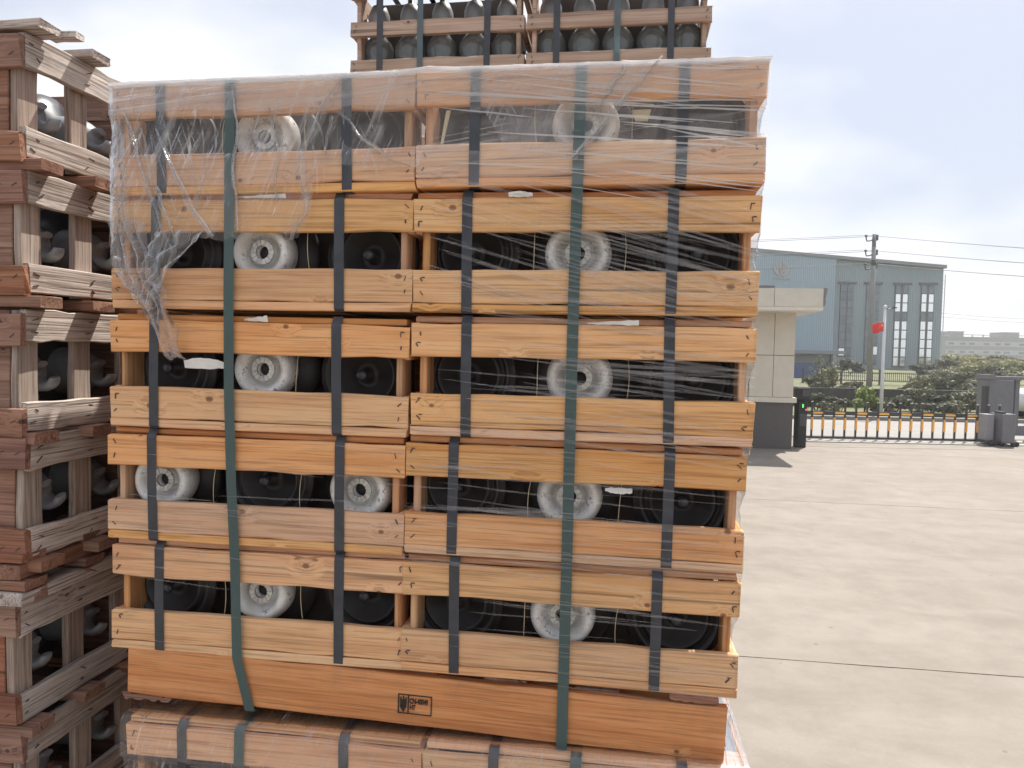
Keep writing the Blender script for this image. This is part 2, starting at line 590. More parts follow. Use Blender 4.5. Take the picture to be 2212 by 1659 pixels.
def pine_crate(mat4, label, group, W=0.622, D=0.46, full=True, seed=0, woods=None, straps=(0.165, 0.775), h=0.213, cat='crate', wires=(0.36, 0.64), rows=2, bh=BH, slat=True):
    woods = woods or (PINE, PINE, PINE_V, PINE_RED)
    rs = random.Random(seed)
    e = empty('slatted_crate', mat4, label, cat, group)
    x0 = -W / 2
    sl = 0.0165
    zb, zt = sl + .0008, h - bh
    vv = lambda: rs.randrange(4)
    if rows == 2:
        zs = [zb, zt]
    else:
        zs = [zb + (zt - zb) * i / (rows - 1) for i in range(rows)]
    for z in zs:
        board(e, 'front_board', W, bh, BT, woods[0], (x0, 0, z), vv())
    for z in (zb, zb + (zt - zb) / 2, zt):  # back closed by a third board, added to keep light out
        board(e, 'back_board', W, bh + .012, BT, woods[1], (x0, D - BT, z), vv(), seg=4)
    board(e, 'divider_board', W - .06, h - sl - .004, .010, TAR, (x0 + .03, .150, sl + .002), 0, seg=2)  # dark brown panel added behind the insulators to darken the openings
    for sx in (x0, -x0 - .0125):
        for z in zs:
            board(e, 'end_board', D - 2 * BT - .002, bh, .0125, woods[0], (sx, BT + .001, z), vv(), axis='Y', seg=4)
    for sx in (x0 + .013, -x0 - .027):
        for y in (BT + .0008, D - BT - .062):
            board(e, 'post', h - sl - .002, .060, .014, woods[2], (sx, y, sl + .001), vv(), axis='Z', seg=4, rag=.0)
    for y, d in ((-.0005, .085), (D * .36, .1), (D * .64, .1), (D - .085, .085)):
        board(e, 'base_slat', W - .002, d, sl, woods[0], (x0 + .001, y + d, 0), vv(), seg=6, rot=(PI / 2, 0, 0)) if False else board_flat(e, 'base_slat', W - .002, d, sl, woods[0], (x0 + .001, y, 0), vv())
    if full and slat:
        for y, d in ((.010 + rs.uniform(0, .006), .07), (D - .08, .07)):
            board_flat(e, 'top_slat', W - .012, d, .0125, woods[3], (x0 + .006, y, h + .0008), vv())
    for i, s in enumerate(straps):
        o = mesh_obj('black_strap', strap_loop_me(.0195, D, 0.0, h, BLACK_STRAP, rs.randrange(5), 1.0 if (slat and full) else 0.0), e, (x0 + W * s, 0, 0))
    spots = []
    for z in zs:
        for dx in (.014, W - .014):
            for q in (.28, .72):
                spots.append((x0 + dx + rs.uniform(-.004, .004), z + bh * (q + rs.uniform(-.06, .06)), 0.0))
    tag(mesh_obj('staple', staples_me(spots, STEEL_DARK, (label, seed)), e), kind='stuff')
    if full:
        for i, s in enumerate(wires):
            mesh_obj('tie_straw', wire_me(zt - zb - bh + .02, rs.randrange(6)), e, (x0 + W * (s + rs.uniform(-.02, .02)), .021, zb + bh - .01))
    return e


def board_flat(parent, name, Ln, Dp, T, mat, loc, var):
    """A board lying flat: length X, depth Y, thickness Z."""
    key = ('flat', name, round(Ln, 4), round(Dp, 4), round(T, 4), mat.name, var)
    if key not in _MC:
        src = board_me(name, Ln, Dp, T, mat, var + 50, 6)
        me = src.copy()
        for v in me.vertices:
            x, y, z = v.co
            v.co = (x, z, y)
        me.flip_normals()
        _MC[key] = me
    return mesh_obj(name, _MC[key], parent, loc)


# ------------------------------------------------------------------ insulators
def ins_meshes():
    d = {}
    # white cap: facing -Y, front at y=0
    bm = bmesh.new()
    lathe(bm, [(.0135, .038), (.0138, .0185), (.0245, .0185), (.0255, .031), (.0290, .032), (.0330, .025), (.038, .012), (.044, .0035), (.051, .001), (.0570, .005), (.0615, .014), (.0635, .026), (.0625, .042), (.054, .062), (.050, .085)], 40)
    d['cap'] = finish(bm, 'cap', CAPW)
    bm = bmesh.new()
    n = 13
    for k in range(n):
        a0, a1 = 2 * PI * (k + .035) / n, 2 * PI * (k + .965) / n
        pts = []
        for y in (.0125, .0190):
            for r, a in ((.0138, a0), (.0242, a0), (.0245, (a0 + a1) / 2), (.0242, a1), (.0138, a1)):
                pts.append(bm.verts.new((r * math.cos(a), y + random.uniform(-.0008, .0008), r * math.sin(a))))
        bm.faces.new(pts[:5]); bm.faces.new(pts[5:][::-1])
        for i in range(5):
            j = (i + 1) % 5
            bm.faces.new((pts[i], pts[i + 5], pts[j + 5], pts[j]))
    bmesh.ops.recalc_face_normals(bm, faces=bm.faces)
    d['ring'] = finish(bm, 'zinc_ring', CEMENT)
    bm = bmesh.new()
    lathe(bm, [(.0, .026), (.004, .024), (.0134, .031)], 14)
    d['socket'] = finish(bm, 'pin_socket', HOLE)
    bm = bmesh.new()
    lathe(bm, [(.050, .060), (.070, .066), (.092, .074), (.0955, .081), (.094, .088), (.086, .090), (.080, .104), (.076, .092), (.064, .093), (.060, .108), (.055, .094), (.030, .096), (.028, .130), (.010, .132), (.0, .132)], 40)
    d['shed'] = finish(bm, 'shed', DARK_GLAZE)
    # reversed: skirt toward the front with pin
    bm = bmesh.new()
    lathe(bm, [(.0, .028), (.010, .030), (.011, .064), (.028, .066), (.030, .058), (.055, .060), (.058, .044), (.063, .044), (.066, .058), (.074, .056), (.078, .040), (.083, .041), (.086, .052), (.093, .050), (.0965, .058), (.093, .066), (.070, .082), (.050, .095)], 40)
    d['shed_back'] = finish(bm, 'shed', DARK_GLAZE)
    bm = bmesh.new()
    lathe(bm, [(.050, .094), (.056, .100), (.058, .130), (.03, .150), (.0, .150)], 24)
    d['cap_back'] = finish(bm, 'cap', CAPW)
    bm = bmesh.new()
    lathe(bm, [(.0, .020), (.008, .020), (.0115, .024), (.0115, .032), (.007, .036), (.007, .064)], 16)
    d['pin'] = finish(bm, 'pin', DARK_DISC)
    return d


INS = ins_meshes()


def insulator(mat4, label, group, out=True, rot=0.0):
    e = empty('insulator', mat4 @ Matrix.Rotation(rot, 4, 'Y'), label, 'insulator', group)
    for nm, key in ((('cap', 'cap'), ('zinc_ring', 'ring'), ('pin_socket', 'socket'), ('shed', 'shed')) if out else (('shed', 'shed_back'), ('pin', 'pin'), ('cap', 'cap_back'))):
        mesh_obj(nm, INS[key], e)
    return e


# ------------------------------------------------------------------ the wrapped stack
TH = 0.139
O0 = Vector((-0.80, 1.535, 0))
UX = Vector((math.cos(TH), -math.sin(TH), 0))
WX = Vector((math.sin(TH), math.cos(TH), 0))
FR = Matrix.Translation(O0) @ Matrix.Rotation(-TH, 4, 'Z')      # stack frame: x along the face, y into it, z up


def SF(u, wv, z): return FR @ Matrix.Translation((u, wv, z))


TIER_WORD = ['top', 'second', 'middle', 'fourth', 'bottom']
G_MAIN = 'pine crates of the film-wrapped stack'
G_INS = 'insulators packed in the film-wrapped stack'
# left edge u, right edge u, top z (relative to eye), tilt, forward offset
LEFT = [(.004, .612, .502, .010, .000), (-.006, .610, .2775, 0, .004), (-.014, .609, .0385, -.005, .002), (-.017, .601, -.191, -.003, .003), (-.005, .601, -.4175, 0, .005)]
RIGHT = [(.618, 1.250, .511, .005, .000), (.613, 1.247, .2775, .001, .003), (.615, 1.244, .0437, 0, .001), (.602, 1.237, -.187, -.006, .004), (.602, 1.231, -.4175, -.006, .002)]
CAPS_L = ['center', 'center', 'center', 'sides', 'center']
EXTRA_L = ['the pine crate at top left of the wrapped stack, mostly under torn film',
           'second pine crate from the top in the left column, tail of torn film over it',
           'middle pine crate of the left column, single white cap behind the green strap',
           'fourth pine crate of the left column, showing two white caps side by side',
           'lowest pine crate of the left column, on the stamped pallet board']
EXTRA_R = ['the pine crate at top right of the wrapped stack, under the diagonal film fold',
           'second pine crate from the top, right column, dark spots on its top board',
           'middle pine crate of the right column, white wrap scrap lying on its top',
           'fourth pine crate of the right column, torn film patch before its right end',
           'lowest pine crate of the right column, above the spacer on the pallet']
for ci, (colm, side, extra) in enumerate(((LEFT, 'left', EXTRA_L), (RIGHT, 'right', EXTRA_R))):
    for ti, (ua, ub, zt, rot, fw) in enumerate(colm):
        W = .617 if ci == 0 else .632
        M = SF((ua + ub) / 2, fw, EYE + zt - .213) @ Matrix.Rotation(-rot, 4, 'Y')
        sp = [[(.17, .785), (.155, .77), (.155, .775), (.16, .795), (.17, .785)], [(.175, .77), (.165, .76), (.17, .765), (.148, .785), (.167, .765)]][ci][ti]
        pine_crate(M, extra[ti][0].upper() + extra[ti][1:], G_MAIN, W=W, seed=10 * ci + ti, straps=sp, slat=ti > 0)
        mode = CAPS_L[ti] if ci == 0 else 'center'
        for k, xo in enumerate((-.345, 0.0, .335)):
            outw = (k == 1) == (mode == 'center')
            pos = ['left', 'middle', 'right'][k]
            zc = zt_c = .213 / 2 + .012
            T = M @ Matrix.Translation((W * xo + random.uniform(-.006, .006) - .004, .024 + random.uniform(0, .006), zc + random.uniform(-.006, .004)))
            lab = f"{'white capped' if outw else 'dark skirted'} insulator at the {pos} of the {TIER_WORD[ti]} {side}-column crate in the wrapped stack"
            insulator(T, lab, G_INS, outw, random.uniform(0, 6.28))

for ci in (0, 1):  # unseen second row, added to keep light out of the gap at left
    for ti in range(10):
        z0 = (EYE - .425 - .213 + (4 - ti) * .231) if ti < 5 else (EYE - .757 - .226 - (ti - 5) * .231)
        pine_crate(SF(.302 + ci * .624, .478, z0), 'Pine crate in the back row of the wrapped stack, hidden behind the front crates', 'hidden back-row crates of the wrapped stack', W=.617, seed=90 + ti % 3, full=False)

# green straps round the unit
def ribbon(name, pts, width, wdir, mat, thick=0.0009):
    bm = bmesh.new()
    rows = []
    wd = Vector(wdir).normalized() * width / 2
    for p in pts:
        p = Vector(p)
        rows.append((bm.verts.new(p - wd), bm.verts.new(p + wd)))
    fs = [bm.faces.new((a[0], a[1], b[1], b[0])) for a, b in zip(rows, rows[1:])]
    bmesh.ops.solidify(bm, geom=fs, thickness=thick)
    return finish(bm, name, mat)


def green_strap(pts, zt, label, backz, D=.46):
    p = [(u, wv, z + EYE) for (u, wv, z) in pts]
    u0, u1 = p[0][0], p[-1][0]
    full = [(u0, D + .004, backz + EYE), (u0, D + .004, zt + EYE), (u0, D * .5, zt + EYE + .003), (u0, .006, zt + EYE + .002)] + p + [(u1, .02, backz + EYE - .001)]
    me = ribbon('green_strap', full, .0205, (1, 0, 0), GREEN_STRAP)
    o = mesh_obj('green_strap', me)
    o.matrix_world = FR
    return tag(o, label, 'strap', 'green straps round the wrapped stack')


green_strap([(.2484, -.005, .503), (.2475, -.005, .30), (.2462, -.0045, .10), (.2475, -.0045, -.10), (.253, -.0045, -.28), (.261, -.0045, -.43), (.266, -.004, -.63), (.293, -.003, -.735)], .5045, 'Long green strap running down the left column, kinked where it passes under the pallet board', -.74)
green_strap([(.9235, -.005, .511), (.921, -.005, .30), (.919, -.0045, .08), (.9183, -.0045, -.15), (.9178, -.0045, -.43), (.9168, -.004, -.65), (.9160, -.003, -.752)], .5135, 'Long green strap running straight down the middle of the right column', -.755)

# pallet between the two wrapped units
pm = SF(.025, .004, EYE - .7245) @ Matrix.Rotation(.0225, 4, 'Y')
pal = empty('pallet', pm, 'Orange-brown wooden pallet with a black treatment stamp, carrying the upper wrapped stack', 'pallet')
fb = board(pal, 'front_board', 1.19, .0985, .022, PALLET, (0, 0, 0), 1, seg=14, rough=.0015)
board(pal, 'back_board', 1.19, .080, .022, PALLET, (0, .43, .004), 2)
board(pal, 'middle_board', 1.19, .080, .022, PALLET, (0, .22, .004), 3)
for i in range(7):
    board(pal, 'deck_slat', .425, .012, .085, BROWNGREY, (.02 + i * .178, .026, .086 + .0), i % 3, axis='Y', seg=3)
bark = board(pal, 'bark_edge', .09, .012, .05, RUSSET, (-.006, .003, -.013), 4, rough=.003, rag=.012)
spc = board(pal, 'spacer', .085, .016, .30, RUSSET, (1.088, .006, .0995), 5, rough=.001)
spb = board(pal, 'foot_block', .085, .011, .30, RUSSET, (1.09, .01, -.0118), 6, rough=.001)

# stamp on the board
INK = plain('stamp_ink', (0.022, 0.018, 0.016), 0.7, 0.4, 120)
stx, sty = .570, .046        # board-local lower left of the stamp
def stamp_part(me, name='stamp'):
    o = mesh_obj(name, me, fb)
    return o
bm = bmesh.new()
sw, sh, lw = .0675, .0385, .0018
yf = -.0018
for (a, b, c, d) in ((0, sw, 0, lw), (0, sw, sh - lw, sh), (0, lw * 1.3, lw, sh - lw), (sw - lw, sw, lw, sh - lw), (.0195, .0218, lw, sh - lw)):
    box(bm, stx + a, stx + b, yf, yf + .004, sty + c - .023, sty + d - .023)
# wheat emblem: three stalks joined to a tapering base
cxm = stx + .0108
zb_ = sty - .023
for (a, b, c, d) in ((-.0012, .0014, .0035, .0345), (-.0064, -.0040, .012, .032), (.0040, .0064, .012, .032)):
    box(bm, cxm + a, cxm + b, yf, yf + .004, zb_ + c, zb_ + d)
for i in range(7):
    z = .0105 + i * .0025
    wv = .0062 - abs(i - 3) * .0003
    box(bm, cxm - wv + (.001 if i % 2 else 0), cxm + wv - (0 if i % 2 else .0012), yf + .0003, yf + .004, zb_ + z, zb_ + z + .0021)
v = [bm.verts.new((cxm + a, y, zb_ + c)) for y in (yf, yf + .004) for (a, c) in ((-.0058, .0105), (-.0015, .006), (.0018, .006), (.006, .0105))]
bm.faces.new(v[:4]); bm.faces.new(v[4:][::-1])
stamp_part(finish(bm, 'stamp', INK), 'stamp_frame')
for txt, x, z, s in (('CN-40049', .0230, .0215, .0102), ('HT', .0236, .0090, .0102)):
    cu = bpy.data.curves.new('stamp_text', 'FONT')
    cu.body = txt
    cu.size = s * 1.28
    cu.extrude = .0007
    cu.offset = .00025
    cu.space_character = .92
    cu.materials.append(INK)
    tmp = bpy.data.objects.new('stamp_text_source', cu)
    COL.objects.link(tmp)
    bpy.context.view_layer.update()
    me = bpy.data.meshes.new_from_object(tmp.evaluated_get(bpy.context.evaluated_depsgraph_get()))
    bpy.data.objects.remove(tmp)
    o = bpy.data.objects.new('stamp_text', me)
    link(o, fb)
    o.location = (stx + x, yf + .0002, sty + z - .023)
    o.rotation_euler = (PI / 2, 0, 0)
    o.scale = (.70, 1.08, 1.0)

# ------------------------------------------------------------------ lower wrapped unit
ZL = EYE - .757
G_LOW = 'pine crates of the lower wrapped unit'
for ci in (0, 1):
    for ti in range(5):
        ucen = .042 + .305 + ci * .612
        M = SF(ucen, -.030, ZL - .213 - .0125 - ti * .231)
        sd = ['left', 'right'][ci]
        if ti == 0:
            lab = f"Pine crate under crinkled film at the {'bottom left' if ci == 0 else 'bottom right'} edge, below the stamped pallet"
        else:
            lab = 'Pine crate lower down in the wrapped unit below the stamped pallet'
        pine_crate(M, lab, G_LOW, woods=(PINE, PINE, PINE_V, PINE), W=.608, seed=40 + ci * 7 + ti, straps=[(.205, .755), (.23, .80)][ci], full=ti < 2)
        if ti < 2:
            for k, xo in enumerate((-.335, 0.0, .335)):
                T = M @ Matrix.Translation((.608 * xo, .026, .118))
                outw = k == 1
                pos = ['left', 'middle', 'right'][k]
                if ti == 0:
                    lb = f"{'white capped' if outw else 'dark skirted'} insulator at the {pos} of the {sd} crate below the stamped pallet"
                else:
                    lb = 'insulator in the second tier of the unit below the stamped pallet'
                insulator(T, lb, 'insulators in the lower wrapped unit', outw, random.uniform(0, 6))
lp = empty('pallet', SF(.04, -.025, 0), 'Wooden pallet on the concrete under the lower wrapped unit', 'pallet')
board(lp, 'front_board', 1.21, .072, .022, PALLET, (0, 0, .002), 1, seg=6)
board(lp, 'back_board', 1.21, .072, .022, PALLET, (0, .43, .002), 2, seg=6)
for i in range(6):
    board(lp, 'deck_slat', .45, .012, .09, BROWNGREY, (.01 + i * .22, .0, .0745), i % 3, axis='Y', seg=3)
for i, (u0, u1) in enumerate(((.287, .287), (.945, .945))):
    me = ribbon('green_strap', [(u0, .46, ZL - 1.1), (u0, .455, ZL + .004), (u0, -.026, ZL + .0035), (u0, -.0345, ZL - .004), (u1 - .004, -.0350, ZL - .25), (u1 - .006, -.0350, ZL - 1.1)], .0205, (1, 0, 0), GREEN_STRAP)
    o = mesh_obj('green_strap', me); o.matrix_world = FR
    tag(o, ['Green strap over the lower unit below the kinked strap', 'Green strap over the lower unit at lower right, below the straight strap'][i], 'strap', 'green straps round the lower unit')
me = ribbon('green_strap', [(1.256, .21, ZL - 1.0), (1.256, .21, ZL - .004), (1.252, .21, ZL + .006), (.03, .21, ZL + .006), (.026, .21, ZL - .004), (.026, .21, ZL - 1.0)], .0205, (0, 1, 0), GREEN_STRAP)
o = mesh_obj('green_strap', me); o.matrix_world = FR
tag(o, 'Pale green strap crossing the sunlit right edge of the lower unit', 'strap', 'green straps round the lower unit')

# ------------------------------------------------------------------ weathered stack on the left
GL = .20
LS = .904                        # these crates are a smaller pattern
LF = FR @ Matrix.Translation((-GL, -.006, EYE)) @ Matrix.Scale(LS, 4) @ Matrix.Translation((0, 0, -EYE))
LZ0 = EYE - EYE / LS             # the yard in this frame
#        # x=0 is the right face, y=0 its near edge
G_LEFT = 'weathered crates of the left stack'
HOOK = {}


def hook_meshes():
    bm = bmesh.new()
    # dome body along +X, mouth of the socket at x=.11
    lathe(bm, [(.064, -.06), (.062, -.02), (.056, .010), (.048, .028), (.038, .042), (.026, .050), (.0, .052)], 26, 'X')
    HOOK['cap'] = finish(bm, 'cap', IRON)
    # C-shaped socket ear: a thick partial ring seen from the side, opening toward +X / up
    bm = bmesh.new()
    n = 14
    a0, a1 = R(92), R(352)
    rings = []
    for i in range(n + 1):
        s = i / n
        a = a0 + (a1 - a0) * s
        rad = .0275
        wdt = .017 + .013 * math.sin(PI * s)
        thk = .0115 * (.55 + .45 * math.sin(PI * min(1, max(0, s * 1.0)))) + .002
        c = Vector((.066 + rad * math.cos(a), 0, rad * math.sin(a) - .004))
        er = Vector((math.cos(a), 0, math.sin(a)))
        ring = []
        for k in range(10):
            b = 2 * PI * k / 10
            ring.append(bm.verts.new(c + er * thk * math.cos(b) + Vector((0, 1, 0)) * wdt * math.sin(b)))
        rings.append(ring)
    for p, q in zip(rings, rings[1:]):
        for k in range(10):
            f = bm.faces.new((p[k], p[(k + 1) % 10], q[(k + 1) % 10], q[k])); f.smooth = True
    bm.faces.new(rings[0]); bm.faces.new(rings[-1][::-1])
    bmesh.ops.recalc_face_normals(bm, faces=bm.faces)
    HOOK['ear'] = finish(bm, 'socket_ear', IRON)
    bm = bmesh.new()
    lathe(bm, [(.06, -.05), (.09, -.066), (.118, -.085), (.121, -.095), (.115, -.10), (.10, -.095), (.06, -.10), (.02, -.10), (.02, -.14), (0, -.14)], 36, 'X')
    HOOK['shed'] = finish(bm, 'shed', DARK_DISC)


hook_meshes()


def hook_insulator(mat4, label):
    e = empty('insulator', mat4, label, 'insulator', 'insulators in the weathered left stack')
    for nm, k in (('cap', 'cap'), ('socket_ear', 'ear'), ('shed', 'shed')):
        mesh_obj(nm, HOOK[k], e)
    return e


def grey_crate(mat4, label, seed, top=False, W=.74, D=.46, h=.311, rot=0):
    rs = random.Random(seed)
    vv = lambda: rs.randrange(5)
    e = empty('weathered_crate', mat4, label, 'crate', G_LEFT)
    T = .019
    sz = .030                     # slat under
    bh1, bh2 = .066, .073
    z1, z2 = sz + .001, h - bh2 - .002
    ofs = rs.uniform(-.014, .004)
    for z, b in ((z1, bh1), (z2, bh2)):
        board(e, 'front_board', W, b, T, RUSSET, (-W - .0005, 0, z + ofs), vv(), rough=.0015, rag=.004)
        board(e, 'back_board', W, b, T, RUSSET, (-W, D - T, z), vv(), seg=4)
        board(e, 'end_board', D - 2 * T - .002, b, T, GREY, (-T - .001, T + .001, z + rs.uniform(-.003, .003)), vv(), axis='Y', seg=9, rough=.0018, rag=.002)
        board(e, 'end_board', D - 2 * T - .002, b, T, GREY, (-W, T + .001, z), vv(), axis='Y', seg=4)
    board(e, 'back_board', W - .04, z2 - z1 - bh1 - .002, T * .8, RUSSET, (-W + .02, D - T, z1 + bh1 + .001), vv(), seg=3)  # filler added to shut out light coming through the back
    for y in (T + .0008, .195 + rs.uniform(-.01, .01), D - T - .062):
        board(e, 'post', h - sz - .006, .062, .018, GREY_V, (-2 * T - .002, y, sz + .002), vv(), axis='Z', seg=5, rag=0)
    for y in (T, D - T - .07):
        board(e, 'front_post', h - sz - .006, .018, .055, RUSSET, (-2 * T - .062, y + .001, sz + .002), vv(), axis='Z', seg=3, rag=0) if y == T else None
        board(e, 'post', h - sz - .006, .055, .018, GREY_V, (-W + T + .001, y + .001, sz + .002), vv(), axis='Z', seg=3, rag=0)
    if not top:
        board(e, 'divider_board', D - .06, h - sz - .006, .010, TAR, (-.235, .03, sz + .002), 0, axis='Y', seg=2)  # dark panel added to block light and the view through the crate
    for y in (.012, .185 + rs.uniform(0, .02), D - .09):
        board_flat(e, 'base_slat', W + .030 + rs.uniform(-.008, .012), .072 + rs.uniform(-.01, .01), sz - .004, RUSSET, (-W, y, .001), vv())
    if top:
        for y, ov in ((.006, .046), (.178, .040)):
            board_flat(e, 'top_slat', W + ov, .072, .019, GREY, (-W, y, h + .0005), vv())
        s1 = board_flat(e, 'broken_slat', .07, .03, .016, GREY, (.012, .070, h + .001), 3)
    spots = []
    # nails on the end faces (drawn on X face)
    bm = bmesh.new()
    for z, b in ((z1, bh1), (z2, bh2)):
        for y in (.045, .225, .40):
            for q in (.3, .7):
                yy, zz = y + rs.uniform(-.012, .012), z + b * q
                ln = rs.uniform(.004, .011)
                a = rs.uniform(-.7, .7)
                vs = [bm.verts.new((xx, yy + p * math.cos(a) - r_ * math.sin(a), zz + p * math.sin(a) + r_ * math.cos(a))) for xx in (-.0025, .0008) for (p, r_) in ((-ln, -.0008), (ln, -.0014), (ln, .0014), (-ln, .0008))]
                for f in ((0, 1, 2, 3), (7, 6, 5, 4), (0, 4, 5, 1), (1, 5, 6, 2), (2, 6, 7, 3), (3, 7, 4, 0)):
                    bm.faces.new([vs[i] for i in f])
        for x in (-.02, -.06, -.1):
            zz = z + ofs + b * rs.uniform(.3, .7)
            a = rs.uniform(.2, .7)
            vs = [bm.verts.new((x + p * math.cos(a) - r_ * math.sin(a), yy, zz + p * math.sin(a) + r_ * math.cos(a))) for yy in (-.0012, .002) for (p, r_) in ((-.007, -.001), (.007, -.001), (.007, .001), (-.007, .001))]
            for f in ((0, 1, 2, 3), (7, 6, 5, 4), (0, 4, 5, 1), (1, 5, 6, 2), (2, 6, 7, 3), (3, 7, 4, 0)):
                bm.faces.new([vs[i] for i in f])
    tag(mesh_obj('nail', finish(bm, 'nail', STEEL_DARK), e), kind='stuff')
    return e


LEFT_TOPS = [.687, .380, .067, -.229]
LLAB = ['Weathered grey crate at the top of the left stack, broken slats lying on it',
        'Second weathered crate from the top of the left stack, cracked grey end boards',
        'Third weathered crate of the left stack, jagged slat shadows across its top board',
        'Fourth weathered crate of the left stack, half in shade, resting on the dark pallet',
        'Weathered crate in deep shade just below the dark pallet of the left stack',
        'Weathered crate at the bottom left edge, one below the dark pallet crate']
ORD = ['top', 'second', 'third', 'fourth']
zz_list = [z + EYE - .311 for z in LEFT_TOPS]
z5 = EYE - .612 - .311
zlow = [z5]
while zlow[-1] - .300 > LZ0 + .10: zlow.append(zlow[-1] - .300)
n = 0
for i, z in enumerate(zz_list + zlow):
    lab = LLAB[i] if i < len(LLAB) else 'Weathered crate low in the left stack, near the ground'
    dx = [0, .004, -.002, .002, -.014, -.008][i] if i < 6 else 0
    M = LF @ Matrix.Translation((dx, [0, .0, -.004, .002, -.015, -.004][i] if i < 6 else 0, z)) @ Matrix.Rotation(random.uniform(-.006, .006), 4, 'Z')
    grey_crate(M, lab, 100 + i, top=(i == 0))
    grey_crate(M @ Matrix.Translation((0, .475, 0)), 'Weathered crate in the row behind the left stack, hidden by the wrapped stack', 100 + i % 2)['group'] = 'hidden crates behind the left stack'  # unseen row added to block light entering the gap from behind
    for k, y in enumerate((.138, .352)):
        word = (ORD + ['shaded fifth', 'shaded sixth'])[i] if i < 6 else 'low'
        T = M @ Matrix.Translation((-.120 + random.uniform(-.008, .008), y, .158 + random.uniform(-.006, .006))) @ Matrix.Rotation(random.uniform(-.35, .35), 4, 'X')
        lb = f"Grey hook-eared insulator at the {'near' if k == 0 else 'far'} side of the {word} crate in the left stack" if i < 6 else 'Grey hook-eared insulator low in the left stack'
        hook_insulator(T, lb)
        # the row of discs behind it
        hb = hook_insulator(T @ Matrix.Translation((-.30, 0, 0)), 'Dark insulator deep inside a weathered crate, behind a hooked one')
        hb['group'] = 'insulators deep inside the left stack'
# pallet between the weathered units
lpal = empty('pallet', LF @ Matrix.Translation((0, 0, EYE - .611)), 'Dark weathered pallet in the middle of the left stack', 'pallet')
board(lpal, 'end_board', .47, .036, .06, RUSSET, (-.065, -.01, .058), 1, axis='Y')
board(lpal, 'end_board', .47, .030, .09, GREY, (-.085, -.014, .001), 2, axis='Y')
for i, y in enumerate((-.012, .19, .38)):
    board_flat(lpal, 'stringer', .78, .07, .022, RUSSET, (-.77, y, .0345), i)
    board_flat(lpal, 'deck_slat', .77, .075, .02, RUSSET, (-.77, y + .003, .097), i + 2)
    b_ = board(lpal, 'block', .09, .060, .075, RUSSET, (-.085, y, .0), i)
    b_.scale = (1, 1, .5)
gp = empty('pallet', LF @ Matrix.Translation((0, 0, LZ0)), 'Weathered pallet on the concrete under the left stack', 'pallet')
hgt = zlow[-1] - LZ0
for i, y in enumerate((0, .2, .39)):
    board(gp, 'stringer', .74, hgt - .026, .07, RUSSET, (-.74, y, .001), i, seg=3)
    board_flat(gp, 'deck_slat', .74, .09, .02, GREY, (-.74, y, hgt - .024), i)

# ------------------------------------------------------------------ rear stack behind, top centre
ROFF = .97
ZR = EYE + .8420
G_REAR = 'crates of the tall stack behind'
rear_w = (BROWNGREY, BROWNGREY, BROWNGREY, BROWNGREY)
bm = bmesh.new()
lathe(bm, [(0, .002), (.030, .002), (.045, .006), (.049, .016), (.049, .030), (.044, .034), (.0445, .058), (.047, .064), (.047, .080), (.041, .094), (.030, .104), (.026, .118), (.027, .130), (.0, .132)], 22, 'Z')
GL_BODY = finish(bm, 'glass_shell', GLASS)
bm = bmesh.new()
lathe(bm, [(.030, .124), (.034, .135), (.032, .165), (.022, .185), (.010, .19), (.009, .215), (0, .216)], 18, 'Z')
GL_CAP = finish(bm, 'cap', IRON)
for ci, (ua, ub, dz) in enumerate(((.132, .690, .0), (.696, 1.252, .004))):
    M = SF((ua + ub) / 2, ROFF, ZR + dz) @ Matrix.Rotation(-.004, 4, 'Y')
    pine_crate(M, ['Brownish crate of glass insulators at top centre, left of the pair behind the wrapped stack', 'Brownish crate of glass insulators at top centre, right of the pair behind the wrapped stack'][ci],
               G_REAR, W=.555, D=.46, seed=60 + ci, woods=rear_w, straps=[(.17, .79), (.165, .785)][ci], h=.300, rows=3, bh=.0460, wires=())
    for k in range(5):
        for row in range(2):
            T = M @ Matrix.Translation((-.212 + k * .106, .085 + row * .22, .019)) @ Matrix.Diagonal((1.07, 1.07, 1.30, 1))
            if row == 0:
                lb = f"Glass insulator, {['first', 'second', 'third', 'fourth', 'fifth'][k]} from the left in the {['left', 'right'][ci]} crate behind at top centre"
            else:
                lb = f"Glass insulator in the back row of the {['left', 'right'][ci]} crate at top centre"
            e = empty('insulator', T, lb, 'insulator', 'glass insulators in the stack behind')
            mesh_obj('glass_shell', GL_BODY, e); mesh_obj('cap', GL_CAP, e)
for i, (u0, u1) in enumerate(((.385, .392), (.945, .952))):
    pass
for i, px_u in enumerate((.360, .972)):
    me = ribbon('green_strap', [(px_u - .004, ROFF + .465, ZR - .05), (px_u - .004, ROFF + .465, ZR + .304), (px_u, ROFF - .002, ZR + .304), (px_u, ROFF - .006, ZR + .298), (px_u, ROFF - .006, ZR - .09)], .0185, (1, 0, 0), PALE_STRAP)
    o = mesh_obj('green_strap', me); o.matrix_world = FR
    tag(o, ['Pale green strap over the left crate of the stack behind, top centre', 'Pale green strap over the right crate of the stack behind, top centre'][i], 'strap', 'green straps on the stack behind')
rp = empty('pallet', SF(.16, ROFF, ZR - .092), 'Pallet under the rear pair of crates, hidden behind the wrapped stack', 'pallet')
board(rp, 'front_board', 1.05, .075, .022, PALLET, (0, .01, .001), 1, seg=5)
board(rp, 'back_board', 1.05, .075, .022, PALLET, (0, .42, .001), 2, seg=5)
for i in range(5):
    board(rp, 'deck_slat', .44, .012, .09, BROWNGREY, (.01 + i * .235, .01, .0765), i % 3, axis='Y', seg=3)
nt_ = 12
ph = (ZR - .093) / nt_
